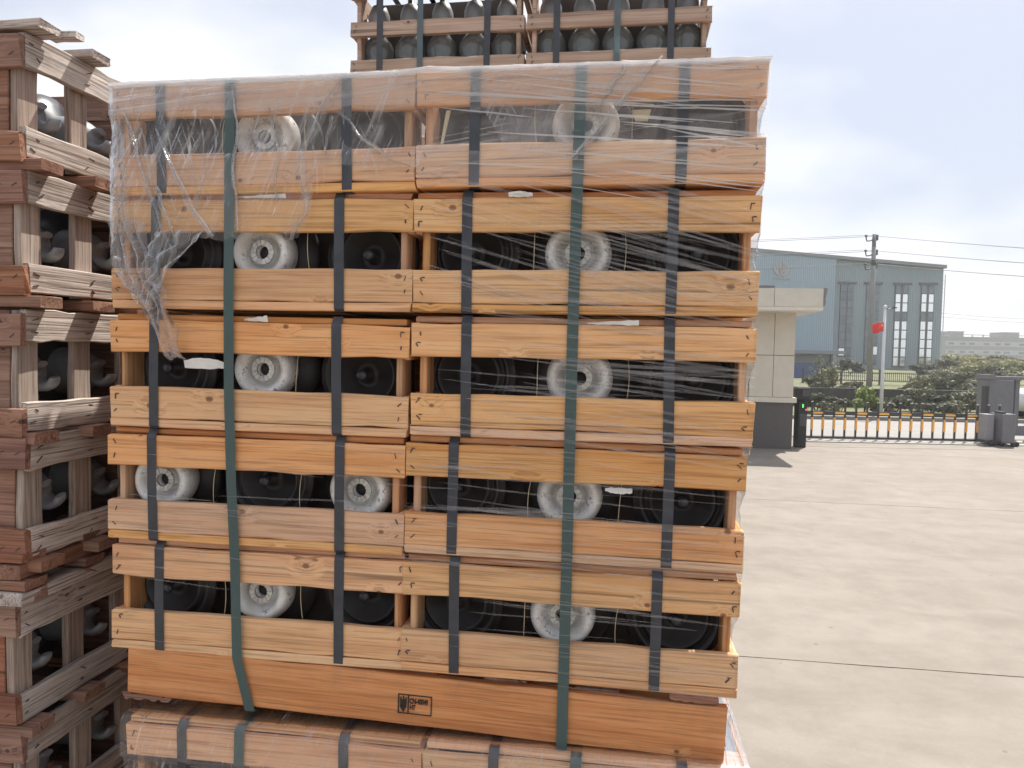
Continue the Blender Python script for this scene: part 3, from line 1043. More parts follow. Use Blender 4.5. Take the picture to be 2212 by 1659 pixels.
for ci in (0, 1):
    for ti in range(nt_):
        M = SF(.411 + ci * .560, ROFF + .005, ti * ph)
        pine_crate(M, 'Crate lower in the tall stack behind, hidden by the wrapped stack', 'hidden crates of the tall stack behind', W=.555, seed=70 + ti % 3, woods=rear_w, straps=(.2, .8), h=ph - .001, full=False)

# ------------------------------------------------------------------ stretch film
def film_grid(name, nu, nz, fn, mat, smooth=True):
    bm = bmesh.new()
    g = [[None] * (nz + 1) for _ in range(nu + 1)]
    for i in range(nu + 1):
        for j in range(nz + 1):
            p = fn(i / nu, j / nz)
            g[i][j] = bm.verts.new(p)
    for i in range(nu):
        for j in range(nz):
            f = bm.faces.new((g[i][j], g[i + 1][j], g[i + 1][j + 1], g[i][j + 1])); f.smooth = smooth
    return finish(bm, name, mat)


def lerp_table(tab, x):
    if x <= tab[0][0]: return tab[0][1]
    for (a, va), (b, vb) in zip(tab, tab[1:]):
        if x <= b: return va + (vb - va) * (x - a) / (b - a)
    return tab[-1][1]


def board_dip(z):
    """How far the film sinks between boards (0 on a board, 1 in an opening)."""
    for zt in (.505, .2775, .04, -.19, -.4175):
        for (a, b) in ((zt - .0675, zt - .146),):
            if b < z < a:
                t_ = (z - b) / (a - b)
                return math.sin(PI * t_) ** .6
        if zt - .231 < z < zt - .213: return .3
    return 0.0


fe = empty('stretch_film', SF(0, 0, EYE), 'Clear stretch film on the wrapped stack, torn at upper left, tight bands on the right', 'film')
# torn drape, upper left
LOWB = [(-.008, .02), (.0, .195), (.012, .205), (.05, .175), (.09, .16), (.13, .175), (.18, .205), (.235, .195), (.28, .205), (.33, .225), (.385, .199), (.405, .225), (.422, .268), (.414, .33), (.44, .339), (.485, .3385), (.52, .333), (.62, .3315)]


def drape(s, t):
    u = -.006 + .632 * s
    zt_ = .499 + .011 * s + .004
    zl = lerp_table(LOWB, u) if u > 0 else .19
    zl += noise.noise((u * 60, 3, 0)) * .006
    z = zt_ + (zl - zt_) * t
    y = -.0055 + .010 * board_dip(z) * (.6 + .4 * noise.noise((u * 9, z * 9, 2))) + .0018 * noise.noise((u * 45 + z * 14, z * 7, 5)) + .0012 * noise.noise((u * 120 + z * 40, z * 10, 1))
    if u < .003: y += (.003 - u) * .5
    return (u, y - .002, z)


mesh_obj('torn_drape', film_grid('torn_drape', 90, 50, drape, FILM_DRAPE), fe)

# bunched tail hanging from the drape
def tail(cpts, wtab, nfold, seed, amp=.010):
    def fn(s, t):
        k = t * (len(cpts) - 1)
        i = min(int(k), len(cpts) - 2)
        f = k - i
        p = Vector(cpts[i]).lerp(Vector(cpts[i + 1]), f)
        wd = lerp_table(wtab, t)
        x = (s - .5) * wd
        fold = math.sin(s * nfold * PI + seed + t * 3 + 2 * noise.noise((s * 3, t * 5, seed)))
        y = -.012 - amp * fold - .004 * noise.noise((s * 8, t * 14, seed))
        return (p.x + x + .012 * noise.noise((t * 6, seed, s * 2)), p.y + y, p.z + .006 * noise.noise((s * 9, t * 5, seed + 4)) - (.012 * abs(s - .5) if t > .9 else 0))
    return fn


mesh_obj('hanging_tail', film_grid('hanging_tail', 26, 46, tail([(.030, 0, .235), (.048, 0, .175), (.066, -.002, .125), (.090, -.004, .085), (.112, -.006, .04), (.128, -.006, .0), (.150, -.004, -.030)], [(0, .07), (.3, .085), (.55, .055), (.8, .045), (1, .036)], 7, 1.3), FILM_TAIL), fe)
mesh_obj('hanging_tail', film_grid('hanging_tail', 20, 30, tail([(.150, 0, .215), (.128, 0, .185), (.105, -.003, .150), (.085, -.006, .110), (.078, -.006, .075)], [(0, .11), (.4, .085), (.7, .055), (1, .03)], 5, 4.1, .007), FILM_TAIL), fe)
mesh_obj('hanging_tail', film_grid('hanging_tail', 14, 30, tail([(.012, .0, .30), (.016, 0, .22), (.022, 0, .14), (.045, -.003, .105), (.07, -.005, .08)], [(0, .02), (.5, .028), (1, .02)], 3, 7.7, .006), FILM_TAIL), fe)

# left-hand bulge in the first opening
def bulge(s, t):
    z = .47 - .20 * t
    b = math.sin(PI * t) ** .7
    u = -.002 - (.036 * b + .006 * noise.noise((t * 9, s * 4, 2))) * math.sin(PI * (.5 + .5 * s)) + .010 * s
    return (u + .004 * noise.noise((s * 12, t * 22, 9)), .05 - .055 * s + .006 * noise.noise((s * 8, t * 15, 3)), z)


mesh_obj('side_bulge', film_grid('side_bulge', 12, 24, bulge, FILM_TAIL), fe)

# gathered folds in the torn drape
def fold(path, w0, w1, seed, name='gathered_fold'):
    pts = [Vector((u, 0, z)) for (u, z) in path]
    def fn(s, t):
        k = t * (len(pts) - 1)
        i = min(int(k), len(pts) - 2)
        p = pts[i].lerp(pts[i + 1], k - i)
        d = (pts[min(i + 2, len(pts) - 1)] - pts[max(i - 1, 0)]).normalized()
        nrm = Vector((-d.z, 0, d.x))
        wd = (w0 + (w1 - w0) * t) * (.5 + .5 * math.sin(PI * min(1, t * 1.05 + .08)) ** .5) * (1 + .4 * noise.noise((t * 7, seed, 1)))
        q = p + nrm * (s - .5) * wd + nrm * .005 * noise.noise((t * 5, seed, 9))
        return (q.x, -.0115 - .004 * math.sin(s * 3 * PI + seed + 3 * t) + .007 * board_dip(q.z), q.z)
    mesh_obj(name, film_grid(name, 10, 28, fn, FILM_TAIL), fe)


def pz_(a): return a


fold([(.475, .500), (.435, .43), (.395, .372), (.402, .30), (.408, .25), (.375, .198)], .012, .020, 1.2)
fold([(.470, .435), (.52, .385), (.575, .345), (.61, .333)], .010, .004, 3.1)
fold([(.455, .43), (.44, .37), (.455, .345)], .010, .006, 8.8)
fold([(.095, .415), (.13, .345), (.165, .27), (.215, .205)], .007, .012, 5.3)
fold([(.03, .445), (.055, .37), (.085, .29), (.115, .21), (.130, .18)], .008, .014, 2.2)
fold([(.012, .455), (.022, .36), (.030, .27), (.048, .18)], .012, .018, 6.1)
fold([(.10, .30), (.115, .25), (.135, .205)], .006, .012, 7.4)
fold([(.255, .49), (.262, .42), (.262, .30), (.27, .215)], .004, .007, 4.4)
fold([(.33, .45), (.35, .36), (.345, .27)], .003, .006, 9.3)

# sheet over the right top crate with its diagonal edge
def rsheet(s, t):
    u = .624 + .628 * s
    z = .513 + (.298 - .513) * t
    y = -.0055 + .008 * board_dip(z) + .0016 * noise.noise((u * 10, z * 60 + u * 8, 3)) + .0012 * noise.noise((u * 14, z * 150, 7))
    return (u, y - .001, z)


mesh_obj('front_sheet', film_grid('front_sheet', 60, 36, rsheet, FILM_SHEET), fe)


def toplap(s, t):
    # the wrap is doubled where it turns over the upper edge
    u = -.004 + 1.256 * s
    zt_ = lerp_table([(0, .502), (.49, .511), (.52, .513), (1, .514)], s)
    lower = .062 + .012 * noise.noise((u * 3.5, 2, 8)) + .004 * noise.noise((u * 14, 5, 1))
    z = zt_ - lower * t
    y = -.0098 + .0012 * noise.noise((u * 12, z * 80, 6))
    return (u, y, z)


mesh_obj('doubled_edge', film_grid('doubled_edge', 110, 12, toplap, FILM_DOUBLE), fe)


def flap(s, t):
    # heavier layer ending in the diagonal fold
    z = .514 - (.514 - .345) * t
    ur = 1.060 - (1.060 - .914) * t
    u = .70 + .10 * t + (ur - .70 - .10 * t) * s
    y = -.010 + .006 * board_dip(z) - (.006 if s > .97 else 0) + .002 * noise.noise((u * 16, z * 70, 11))
    return (u, y, z)


mesh_obj('folded_flap', film_grid('folded_flap', 40, 24, flap, FILM_DRAPE), fe)
fold([(1.066, .521), (1.02, .468), (.975, .415), (.914, .343)], .007, .012, 4.9, 'fold_edge')
fold([(1.00, .505), (.975, .46), (.955, .43)], .012, .004, 2.9)

# sheet over the top
def topsheet(s, t):
    u = -.006 + 1.262 * s
    base = lerp_table([(0, .504), (.46, .510), (.485, .5135), (.515, .5165), (.56, .5135), (1, .5160)], s)
    if t < .2:
        k = t / .2
        y = -.0085 + .003 * k
        z = base - .010 + .0145 * k + .0015 * noise.noise((u * 40, 3, 1))
        y += .0015 * noise.noise((u * 30, z * 60, 4))
    else:
        k = (t - .2) / .8
        y = -.0055 + .466 * k
        z = base + .0045 + .003 * abs(noise.noise((u * 8, y * 6, 1))) * min(1, k * 5) + .002 * noise.noise((u * 40, y * 10, 4))
    return (u, y, z)


mesh_obj('top_sheet', film_grid('top_sheet', 90, 14, topsheet, FILM_TOP), fe)

# right-hand side sheet: taut between board ends, wrinkled in the openings
def sidesheet(s, t):
    z = .52 + (-.63 - .52) * t
    d = board_dip(z)
    k = min(4, max(0, int((.505 - z) / .231)))
    edge = RIGHT[k][1] + .004
    u = edge - .010 * d + .006 * noise.noise((z * 40, s * 3, 1)) * d + .006 * noise.noise((z * 14, s * 5, 6)) * d
    y = -.003 + .46 * s
    if s < .001: y, u = -.004, u - .006
    return (u, y, z)


mesh_obj('side_sheet', film_grid('side_sheet', 16, 150, sidesheet, FILM_SIDE), fe)

# taut bands pulled across the right column
def bands(seed, count, zone, slope, lens, wid, yoff=-.0065):
    rs = random.Random(seed)
    bm = bmesh.new()
    for i in range(count):
        u0 = rs.uniform(zone[0], zone[1]); ln = rs.uniform(*lens)
        z0 = rs.uniform(zone[2], zone[3])
        u1 = min(zone[4], u0 + ln)
        if u1 - u0 < .05: continue
        sl = rs.gauss(slope, .035)
        wd = rs.uniform(*wid)
        n_ = 7
        ph = rs.uniform(0, 9)
        prev = None
        for k in range(n_ + 1):
            f = k / n_
            u = u0 + (u1 - u0) * f
            z = z0 + sl * (u - u0) + .002 * noise.noise((u * 12, ph, 0))
            ww = wd * (.15 + .85 * math.sin(PI * min(1, max(0, f))) ** .7)
            y = yoff + .002 * noise.noise((u * 7, z * 11, ph)) - rs.uniform(0, .0006)
            a, b = bm.verts.new((u, y, z - ww / 2)), bm.verts.new((u, y - .0004, z + ww / 2))
            if prev: bm.faces.new((prev[0], a, b, prev[1]))
            prev = (a, b)
    return bm


bm = bands(1, 70, (.62, 1.05, .12, .33, 1.246), -.27, (.15, .5), (.0012, .006))
tag(mesh_obj('tight_band', finish(bm, 'tight_band', FILM_BAND), fe), kind='stuff')
bm = bands(2, 58, (.62, 1.05, -.20, .12, 1.244), -.12, (.15, .55), (.0012, .007))
tag(mesh_obj('tight_band', finish(bm, 'tight_band', FILM_BAND), fe), kind='stuff')
bm = bands(3, 58, (.60, 1.05, -.63, -.20, 1.236), -.05, (.15, .6), (.001, .006))
tag(mesh_obj('tight_band', finish(bm, 'tight_band', FILM_BAND), fe), kind='stuff')
bm = bands(4, 26, (.45, .8, -.45, .02, .95), -.04, (.15, .5), (.0015, .006))
tag(mesh_obj('tight_band', finish(bm, 'tight_band', FILM_BAND), fe), kind='stuff')
bm = bands(5, 16, (.0, .35, -.63, -.22, .6), -.05, (.12, .4), (.0012, .004))
tag(mesh_obj('tight_band', finish(bm, 'tight_band', FILM_BAND), fe), kind='stuff')
bm = bands(6, 40, (.62, 1.1, .30, .52, 1.25), -.10, (.1, .5), (.0012, .004), -.011)
tag(mesh_obj('tight_band', finish(bm, 'tight_band', FILM_TOP), fe), kind='stuff')
# long pulled strands down the torn drape, fanning from the upper left corner
rs = random.Random(11)
bm = bmesh.new()
for i in range(40):
    if i < 24:
        u0 = rs.uniform(.0, .10) + (rs.uniform(0, .09) if i % 3 == 0 else 0)
        lean = .05 + 2.2 * u0 + rs.uniform(-.05, .18)
        z0 = rs.uniform(.40, .495); dl = rs.uniform(.10, .30)
    else:
        u0 = rs.uniform(.15, .6); lean = rs.uniform(-.35, .45)
        z0 = rs.uniform(.38, .47); dl = rs.uniform(.04, .14)
    if z0 - dl < .21: dl = z0 - .21
    cv = rs.uniform(-.02, .03)
    prev = None
    wd = rs.uniform(.0005, .0026)
    for k in range(11):
        f = k / 10
        z = z0 - dl * f
        x = u0 + lean * dl * f + cv * f * (1 - f) + .0012 * noise.noise((f * 6, i, 0))
        ww = wd * math.sin(PI * (.08 + .88 * f)) ** .6 * (1 + .5 * noise.noise((f * 9, i, 5)))
        y = -.0095 + .008 * board_dip(z)
        a, b = bm.verts.new((x - ww, y, z)), bm.verts.new((x + ww, y - .0012, z))
        if prev: bm.faces.new((prev[0], a, b, prev[1]))
        prev = (a, b)
tag(mesh_obj('pulled_strand', finish(bm, 'pulled_strand', FILM_TAIL), fe), kind='stuff')

# film round the lower unit
fl = empty('stretch_film', SF(0, 0, 0), 'Crinkled clear film over the top and front of the lower unit', 'film')


def lowfront(s, t):
    u = .036 + 1.222 * s
    if t < .35:
        k = t / .35
        y = .44 * (1 - k) - .033 * k
        z = ZL + .0075 + .002 * noise.noise((u * 30, y * 20, 2))
    else:
        k = (t - .35) / .65
        z = ZL + .006 - .27 * k
        y = -.0375 + .002 * noise.noise((u * 25 + z * 20, z * 20, 3)) + .0015 * noise.noise((u * 70, z * 40, 8)) + (.010 if .075 < ZL - z < .15 else 0)
    return (u, y, z)


mesh_obj('crinkled_sheet', film_grid('crinkled_sheet', 90, 46, lowfront, FILM_LOW), fl)


def lowside(s, t):
    y = -.035 + .49 * s
    z = ZL + .007 - .6 * t
    u = 1.258 + .003 * noise.noise((y * 20, z * 20, 4)) + .004 * t
    return (u, y, z)


mesh_obj('side_sheet', film_grid('side_sheet', 20, 24, lowside, FILM_SIDE), fl)


# white scraps caught between tiers
def scrap(u0, u1, z, thick, label, seed, y=-.004):
    rs_ = random.Random(seed)
    def fn(s, t):
        u = u0 + (u1 - u0) * s
        hh = thick * (.25 + .75 * s) if seed % 2 else thick * (.4 + .6 * math.sin(PI * (.15 + .8 * s)))
        return (u, y - .004 * t - .002 * noise.noise((s * 5, t * 3, seed)), z + hh * (t - .2) + .002 * noise.noise((s * 7, seed, t)))
    me = film_grid('film_scrap', 10, 3, fn, PAPER)
    o = mesh_obj('film_scrap', me)
    o.matrix_world = SF(0, 0, EYE)
    return tag(o, label, 'scrap', 'white scraps caught between the crates')


scrap(.262, .364, .2795, .008, 'Thin white scrap on the second left crate, under the torn film', 1)
scrap(.795, .840, .279, .010, 'Short white scrap on the second right crate, beside the black strap', 2)
scrap(.946, 1.038, .0465, .010, 'Long white rolled scrap on the middle right crate, beside the green strap', 3, -.008)
scrap(.280, .328, .043, .012, 'Small white scrap on the middle left crate, beside the green strap', 5)
scrap(1.035, .985, -.258, -.011, 'White torn paper piece beside the cap in the fourth right crate', 4, .014)
scrap(.145, .235, -.050, .022, 'Whitish film flap inside the middle left crate, under the hanging tail', 6, .012)
# straw wedge in the right top crate, and one leaning straw
bm = bmesh.new()
vs = [bm.verts.new((x, y, z)) for y in (.012, .018) for (x, z) in ((-.017, .010), (.017, .010), (.011, -.010), (-.011, -.010))]
for f in ((0, 1, 2, 3), (7, 6, 5, 4), (0, 4, 5, 1), (1, 5, 6, 2), (2, 6, 7, 3), (3, 7, 4, 0)): bm.faces.new([vs[i] for i in f])
o = mesh_obj('straw_wedge', finish(bm, 'straw_wedge', STRAW)); o.matrix_world = SF(1.033, 0, EYE + .425)
tag(o, 'Small straw-coloured wedge hanging in the top right crate opening', 'wedge')
bm = bmesh.new()
vs = [bm.verts.new((x, y, z)) for y in (.010, .014) for (x, z) in ((.008, .038), (.016, .038), (.0, -.034), (-.004, -.034))]
for f in ((0, 1, 2, 3), (7, 6, 5, 4), (0, 4, 5, 1), (1, 5, 6, 2), (2, 6, 7, 3), (3, 7, 4, 0)): bm.faces.new([vs[i] for i in f])
o = mesh_obj('straw_splint', finish(bm, 'straw_splint', STRAW)); o.matrix_world = SF(.664, 0, EYE + .403)
tag(o, 'Leaning straw-coloured splint at the left post of the top right crate', 'splint')

# ================================================================== surroundings
def concrete(name, cols, joint=False):
    t = NT(name)
    v, rnd = t.objvec(True)
    a = t.noise(t.vmap(v, (.7, 1.5, 1), rot=(0, 0, .5)), .9, 8, .68, .8)
    b = t.noise(v, 3.2, 6, .65)
    c_ = t.noise(v, 38, 4, .7)
    c = t.ramp(a, [(.32, cols[0]), (.5, cols[1]), (.68, cols[2])])
    c = t.mix(t.math('MULTIPLY', t.ramp(b, [(.42, (0, 0, 0)), (.66, (1, 1, 1))]), .42), c, tuple(x * .78 for x in cols[0]))
    c = t.mix(t.math('MULTIPLY', t.ramp(c_, [(.60, (0, 0, 0)), (.72, (1, 1, 1))]), .30), c, tuple(min(1, x * 1.3) for x in cols[2]))
    d = t.noise(v, 120, 2, .6)
    c = t.mix(t.math('MULTIPLY', t.ramp(d, [(.30, (1, 1, 1)), (.42, (0, 0, 0))]), .25), c, tuple(x * .5 for x in cols[0]))
    vo = t.n('ShaderNodeTexVoronoi'); vo.inputs['Scale'].default_value = 3.5
    t.l(v, vo.inputs['Vector'])
    c = t.mix(t.math('MULTIPLY', t.math('LESS_THAN', vo.outputs['Distance'], .055), .5), c, tuple(x * .45 for x in cols[0]))
    sv = t.vmap(v, (2.0, 26, 1), rot=(0, 0, .9))
    sn = t.noise(sv, 1.0, 2, .5)
    gate_ = t.noise(v, .8, 2, .5)
    c = t.mix(t.math('MULTIPLY', t.math('MULTIPLY', t.ramp(sn, [(.72, (0, 0, 0)), (.76, (1, 1, 1))]), t.ramp(gate_, [(.5, (0, 0, 0)), (.6, (1, 1, 1))])), .28), c, tuple(min(1, x * 1.4) for x in cols[2]))
    t.bsdf(c, .85, b, .15, .01)
    return t.m


CONC = concrete('yard_concrete', ((.196, .167, .138), (.228, .198, .166), (.255, .225, .192)))
ROADM = concrete('road_concrete', ((.23, .215, .20), (.26, .245, .23), (.28, .265, .25)))
EARTH = plain('earth', (.10, .085, .06), .9, .3, 3)
JOINT = plain('joint_dirt', (.05, .045, .04), .9, .2, 10)

GROUND = box_me('ground', -700, 700, -60, 900, -.35, -.06, EARTH)
tag(mesh_obj('ground', GROUND), kind='structure')
# yard of cast slabs, laid parallel to the stack
yard = mesh_obj('yard', box_me('yard', -44, 60, -30, 17.3, -.058, -.03, JOINT))
tag(yard, kind='structure')
pitch_ = 5.60
base_w = 3.70                     # joint distance from the stack face
for j in range(-6, 4):
    for i in range(-2, 2):
        x0, x1 = -2.0 + i * 24, -2.0 + (i + 1) * 24
        y0, y1 = base_w + j * pitch_, base_w + (j + 1) * pitch_
        bm = bmesh.new()
        nx, ny = 96, 2
        rs = random.Random(i * 31 + j)
        g = []
        for a in range(nx + 1):
            xx = x0 + .004 + (x1 - x0 - .008) * a / nx
            e0 = y0 + .006 + .006 * noise.noise((xx * 1.7, y0, 0)) + .004 * noise.noise((xx * 6, y0, 3))
            e1 = y1 - .006 + .006 * noise.noise((xx * 1.7, y1, 5)) + .004 * noise.noise((xx * 6, y1, 8))
            # trimmed where the gate track begins
            col = []
            for yy in (e0, e1):
                col.append((xx, yy))
            g.append(col)
        top = [[bm.verts.new((p[0], p[1], 0)) for p in col] for col in g]
        bot = [[bm.verts.new((p[0], p[1], -.029)) for p in col] for col in g]
        for a in range(nx):
            bm.faces.new((top[a][0], top[a + 1][0], top[a + 1][1], top[a][1]))
            bm.faces.new((bot[a][0], bot[a + 1][0], top[a + 1][0], top[a][0]))
            bm.faces.new((top[a][1], top[a + 1][1], bot[a + 1][1], bot[a][1]))
        o = mesh_obj('concrete_slab', finish(bm, 'concrete_slab', CONC), yard)
        o.matrix_world = FR

# ---- guard hut
TILE = plain('cream_tile', (.60, .555, .46), .55, .06, 5, .05)
TILE2 = plain('cream_panel', (.62, .58, .49), .55, .06, 5, .05)
GRANITE = plain('dark_granite', (.085, .078, .074), .6, .25, 60, .1)
SOFFIT = plain('soffit_paint', (.72, .68, .60), .7, .05, 4)
DARKCAP = plain('dark_flashing', (.12, .125, .14), .5, .1, 6)
HY = 15.85
hx1 = at_y(1712, 900, HY).x
hx0 = hx1 - 4.2
hut = empty('guard_hut', Matrix.Translation((hx1, HY, 0)) @ Matrix.Rotation(-TH, 4, 'Z'), 'Cream tiled guard hut with dark granite base and flat overhanging roof beside the gate', 'hut')
ORI = Vector((hx1, HY, 0))


def hp(name, x0, x1, y0, y1, z0, z1, mat, bev=0.0, parent=hut, org=ORI):
    o = mesh_obj(name, box_me(name, x0 - org.x, x1 - org.x, y0 - org.y, y1 - org.y, z0 - org.z, z1 - org.z, mat, bev), parent)
    return o


zb1 = at_y(1700, 870, HY).z
zb2 = at_y(1700, 859, HY).z
zw = at_y(1700, 676, HY).z
zj = at_y(1700, 768, HY).z
hp('granite_base', hx0, hx1, HY, HY + 3.4, -.02, zb1, GRANITE)
hp('ledge', hx0 - .05, hx1 + .06, HY - .05, HY + 3.45, zb1 + .002, zb2, TILE2)
hp('wall', hx0 + .02, hx1 - .02, HY + .02, HY + 3.38, zb2 + .002, zw + .25, JOINT)
xs = [hx1 - .42 - i * .9 for i in range(5)]
edges = [hx1] + xs
for i in range(len(edges) - 1):
    for (za, zc) in ((zb2, zj), (zj, zw + .05)):
        hp('tile_panel', edges[i + 1] + .005, edges[i] - .005, HY - .002, HY + .03, za + .006, zc - .006, TILE)
for (ya, yb) in ((HY + .01, HY + 1.1), (HY + 1.12, HY + 2.2), (HY + 2.22, HY + 3.3)):
    for (za, zc) in ((zb2, zj), (zj, zw + .05)):
        hp('tile_panel', hx1 - .03, hx1 + .003, ya + .045, yb - .005, za + .006, zc - .006, TILE)
FYY = HY - .75                   # fascia plane
fz0, fz1 = at_y(1700, 664, FYY).z, at_y(1700, 622, FYY).z
rx1 = at_y(1791, 640, FYY).x
rx0 = hx0 - .9
hp('roof_slab', rx0 + .03, rx1 - .03, FYY + .03, HY + 4.2, zw + .004, fz1 - .02, SOFFIT)
jx = at_y(1687, 640, FYY).x
for (a, b) in ((rx0, jx - 2.0), (jx - 2.0, jx), (jx, rx1)):
    hp('fascia_panel', a + .008, b - .008, FYY, FYY + .028, fz0 + .02, fz1, TILE2)
for k in range(4):
    ya = FYY + .03 + k * 1.25
    hp('fascia_panel', rx1 - .028, rx1, ya + .008, ya + 1.24, fz0 + .02, fz1, TILE2)
hp('roof_edge', rx0 + .01, rx1 - .01, FYY + .012, FYY + .12, fz0 - .045, fz0 + .018, SOFFIT)
hp('roof_flashing', rx0 + .2, at_y(1690, 618, FYY).x, FYY + .1, FYY + .22, fz1 + .0, fz1 + .06, DARKCAP)
# chipped dark corner of the fascia
bm = bmesh.new()
prof = [(0, fz1 + .01), (.055, fz1 + .005), (.04, fz1 - .10), (.02, fz1 - .19), (.035, fz1 - .27), (.012, fz0 + .03), (-.02, fz0 + .03), (-.02, fz1 + .01)]
a = [bm.verts.new((rx1 + x - ORI.x, FYY - .003 - ORI.y, z)) for x, z in prof]
b = [bm.verts.new((rx1 + x - ORI.x, FYY + .05 - ORI.y, z)) for x, z in prof]
bm.faces.new(a[::-1]); bm.faces.new(b)
for i in range(len(a)): bm.faces.new((a[i], a[(i + 1) % len(a)], b[(i + 1) % len(a)], b[i]))
bmesh.ops.recalc_face_normals(bm, faces=bm.faces)
mesh_obj('chipped_corner', finish(bm, 'chipped_corner', plain('grey_mortar', (.22, .20, .185), .85, .2, 20)), hut)

# ---- access terminal
TERM = plain('terminal_black', (.012, .012, .013), .65, .2, 12)
TERMG = plain('terminal_grey', (.06, .062, .068), .35, .2, 12)
KY = 16.3
kx0, kx1 = at_y(1716, 900, KY).x, at_y(1742, 900, KY).x
kz = at_y(1730, 835, KY).z
KO = Vector(((kx0 + kx1) / 2, KY, 0))
term = empty('access_terminal', KO, 'Slim black access terminal with a green light, standing beside the hut', 'terminal')
kp = lambda *a, **k: hp(*a, parent=term, org=KO, **k)
kp('body', kx0 + .03, kx1 - .03, KY - .12, KY + .12, .0, kz - .3, TERM, bev=.015)
kp('head', kx0 - .045, kx1 + .02, KY - .16, KY + .14, kz - .29, kz, TERM, bev=.03)
kp('camera_window', kx0 + .10, kx1 - .01, KY - .168, KY - .155, kz - .2, kz - .06, TERMG)
kp('ticket_panel', kx0 + .07, kx1 - .05, KY - .128, KY - .115, .46, .72, TERMG, bev=.004)


def emit(name, col, s):
    t = NT(name)
    t.bsdf(col, .4, Emission_Color=(*col, 1), Emission_Strength=s)
    return t.m


kp('green_lamp', kx0 + .115, kx0 + .140, KY - .131, KY - .118, kz - .44, kz - .37, emit('green_lamp', (.10, .85, .12), 1.0))
kp('red_lamp', kx0 + .185, kx0 + .205, KY - .131, KY - .118, kz - .50, kz - .47, emit('red_lamp', (.9, .15, .05), .8))

# ---- sliding gate with orange reflectors
GATE = plain('gate_black', (.035, .035, .036), .45, .2, 10)
ORANGE = plain('reflector_orange', (.95, .44, .07), .45, .1, 20)
GY = 17.75
gx0 = at_y(1745, 930, GY).x
gx1 = at_y(2150, 940, GY).x
GO = Vector((gx0, GY, 0))
gate = empty('sliding_gate', GO, 'Low black sliding gate with orange reflector bars across the yard exit', 'gate')
gp_ = lambda *a, **k: hp(*a, parent=gate, org=GO, **k)
nb = 18
step = (at_y(1753 + 16 * 23.8, 920, GY).x - at_y(1753, 920, GY).x) / 16
bx0 = at_y(1753, 920, GY).x
zr = at_y(1750, 889, GY).z
ztop = at_y(1750, 868, GY).z
zo1, zo0 = at_y(1750, 901, GY).z, at_y(1750, 927, GY).z
gp_('bottom_rail', gx0 - .1, bx0 + (nb - 1) * step + .05, GY - .025, GY + .025, .035, .085, GATE)
gp_('top_rail', gx0 - .1, bx0 + (nb - 1) * step + .05, GY - .024, GY + .024, zr - .07, zr + .02, GATE)
pk = box_me('picket', -.020, .020, -.019, .019, 0, ztop - .08, GATE, .004)
tip = None
bm = bmesh.new()
box(bm, -.023, .023, -.022, .022, 0, .015)
CAPM = finish(bm, 'picket_cap', plain('cap_grey', (.55, .55, .52), .3, .1, 10))
rfl = box_me('reflector_bar', -.024, .024, -.006, .006, 0, zo1 - zo0, ORANGE, .002)
rrl = box_me('rail_reflector', 0, step - .03, -.006, .006, 0, .045, ORANGE, .002)
for i in range(nb):
    x = bx0 + i * step - gx0
    mesh_obj('picket', pk, gate, (x, 0, .08))
    mesh_obj('picket_cap', CAPM, gate, (x, 0, ztop + .002))
    mesh_obj('reflector_bar', rfl, gate, (x, -.028, zo0))
    if i % 2 == 0: mesh_obj('rail_reflector', rrl, gate, (x + .015, -.032, zr - .045))
# drive head of the gate
GREYM = plain('painted_grey', (.155, .155, .165), .5, .08, 8)
GREYL = plain('painted_light_grey', (.27, .27, .28), .5, .08, 8)
DY = 17.25
dx0, dx1 = at_y(2153, 930, DY).x, at_y(2181, 930, DY).x
dz1 = at_y(2165, 893, DY).z
DO = Vector(((dx0 + dx1) / 2, DY, 0))
drv = empty('gate_drive', DO, 'Grey boxy gate drive unit on small wheels at the right end of the gate', 'gate motor')
dp = lambda *a, **k: hp(*a, parent=drv, org=DO, **k)
dp('housing', dx0, dx1, DY - .2, DY + .25, .09, dz1, GREYM, bev=.012)
dp('top_cap', dx0 + .01, dx0 + .11, DY - .15, DY + .15, dz1 + .001, dz1 + .05, GATE, bev=.01)
dp('side_plate', dx0 - .24, dx0 - .05, DY + .02, DY + .3, .12, dz1 - .03, GREYL, bev=.006)
dp('chassis', dx0 - .28, dx1 + .08, DY - .15, DY + .3, .07, .118, GATE)
bm = bmesh.new(); lathe(bm, [(0, -.02), (.05, -.02), (.058, -.012), (.058, .012), (.05, .02), (0, .02)], 16, 'Y')
WHEEL = finish(bm, 'wheel', TERM)
for x in (dx0 - .22, dx0 + .02, dx1 - .02, dx1 + .06):
    mesh_obj('wheel', WHEEL, drv, (x - DO.x, -.17, .06))
# track under the gate
tk = mesh_obj('gate_track', box_me('gate_track', gx0 - .2, gx1 + 8, GY - .55, GY + .45, .0045, .026, plain('track_concrete', (.33, .315, .29), .8, .1, 3)))
tag(tk, 'Pale raised concrete strip that the sliding gate runs on', 'track')

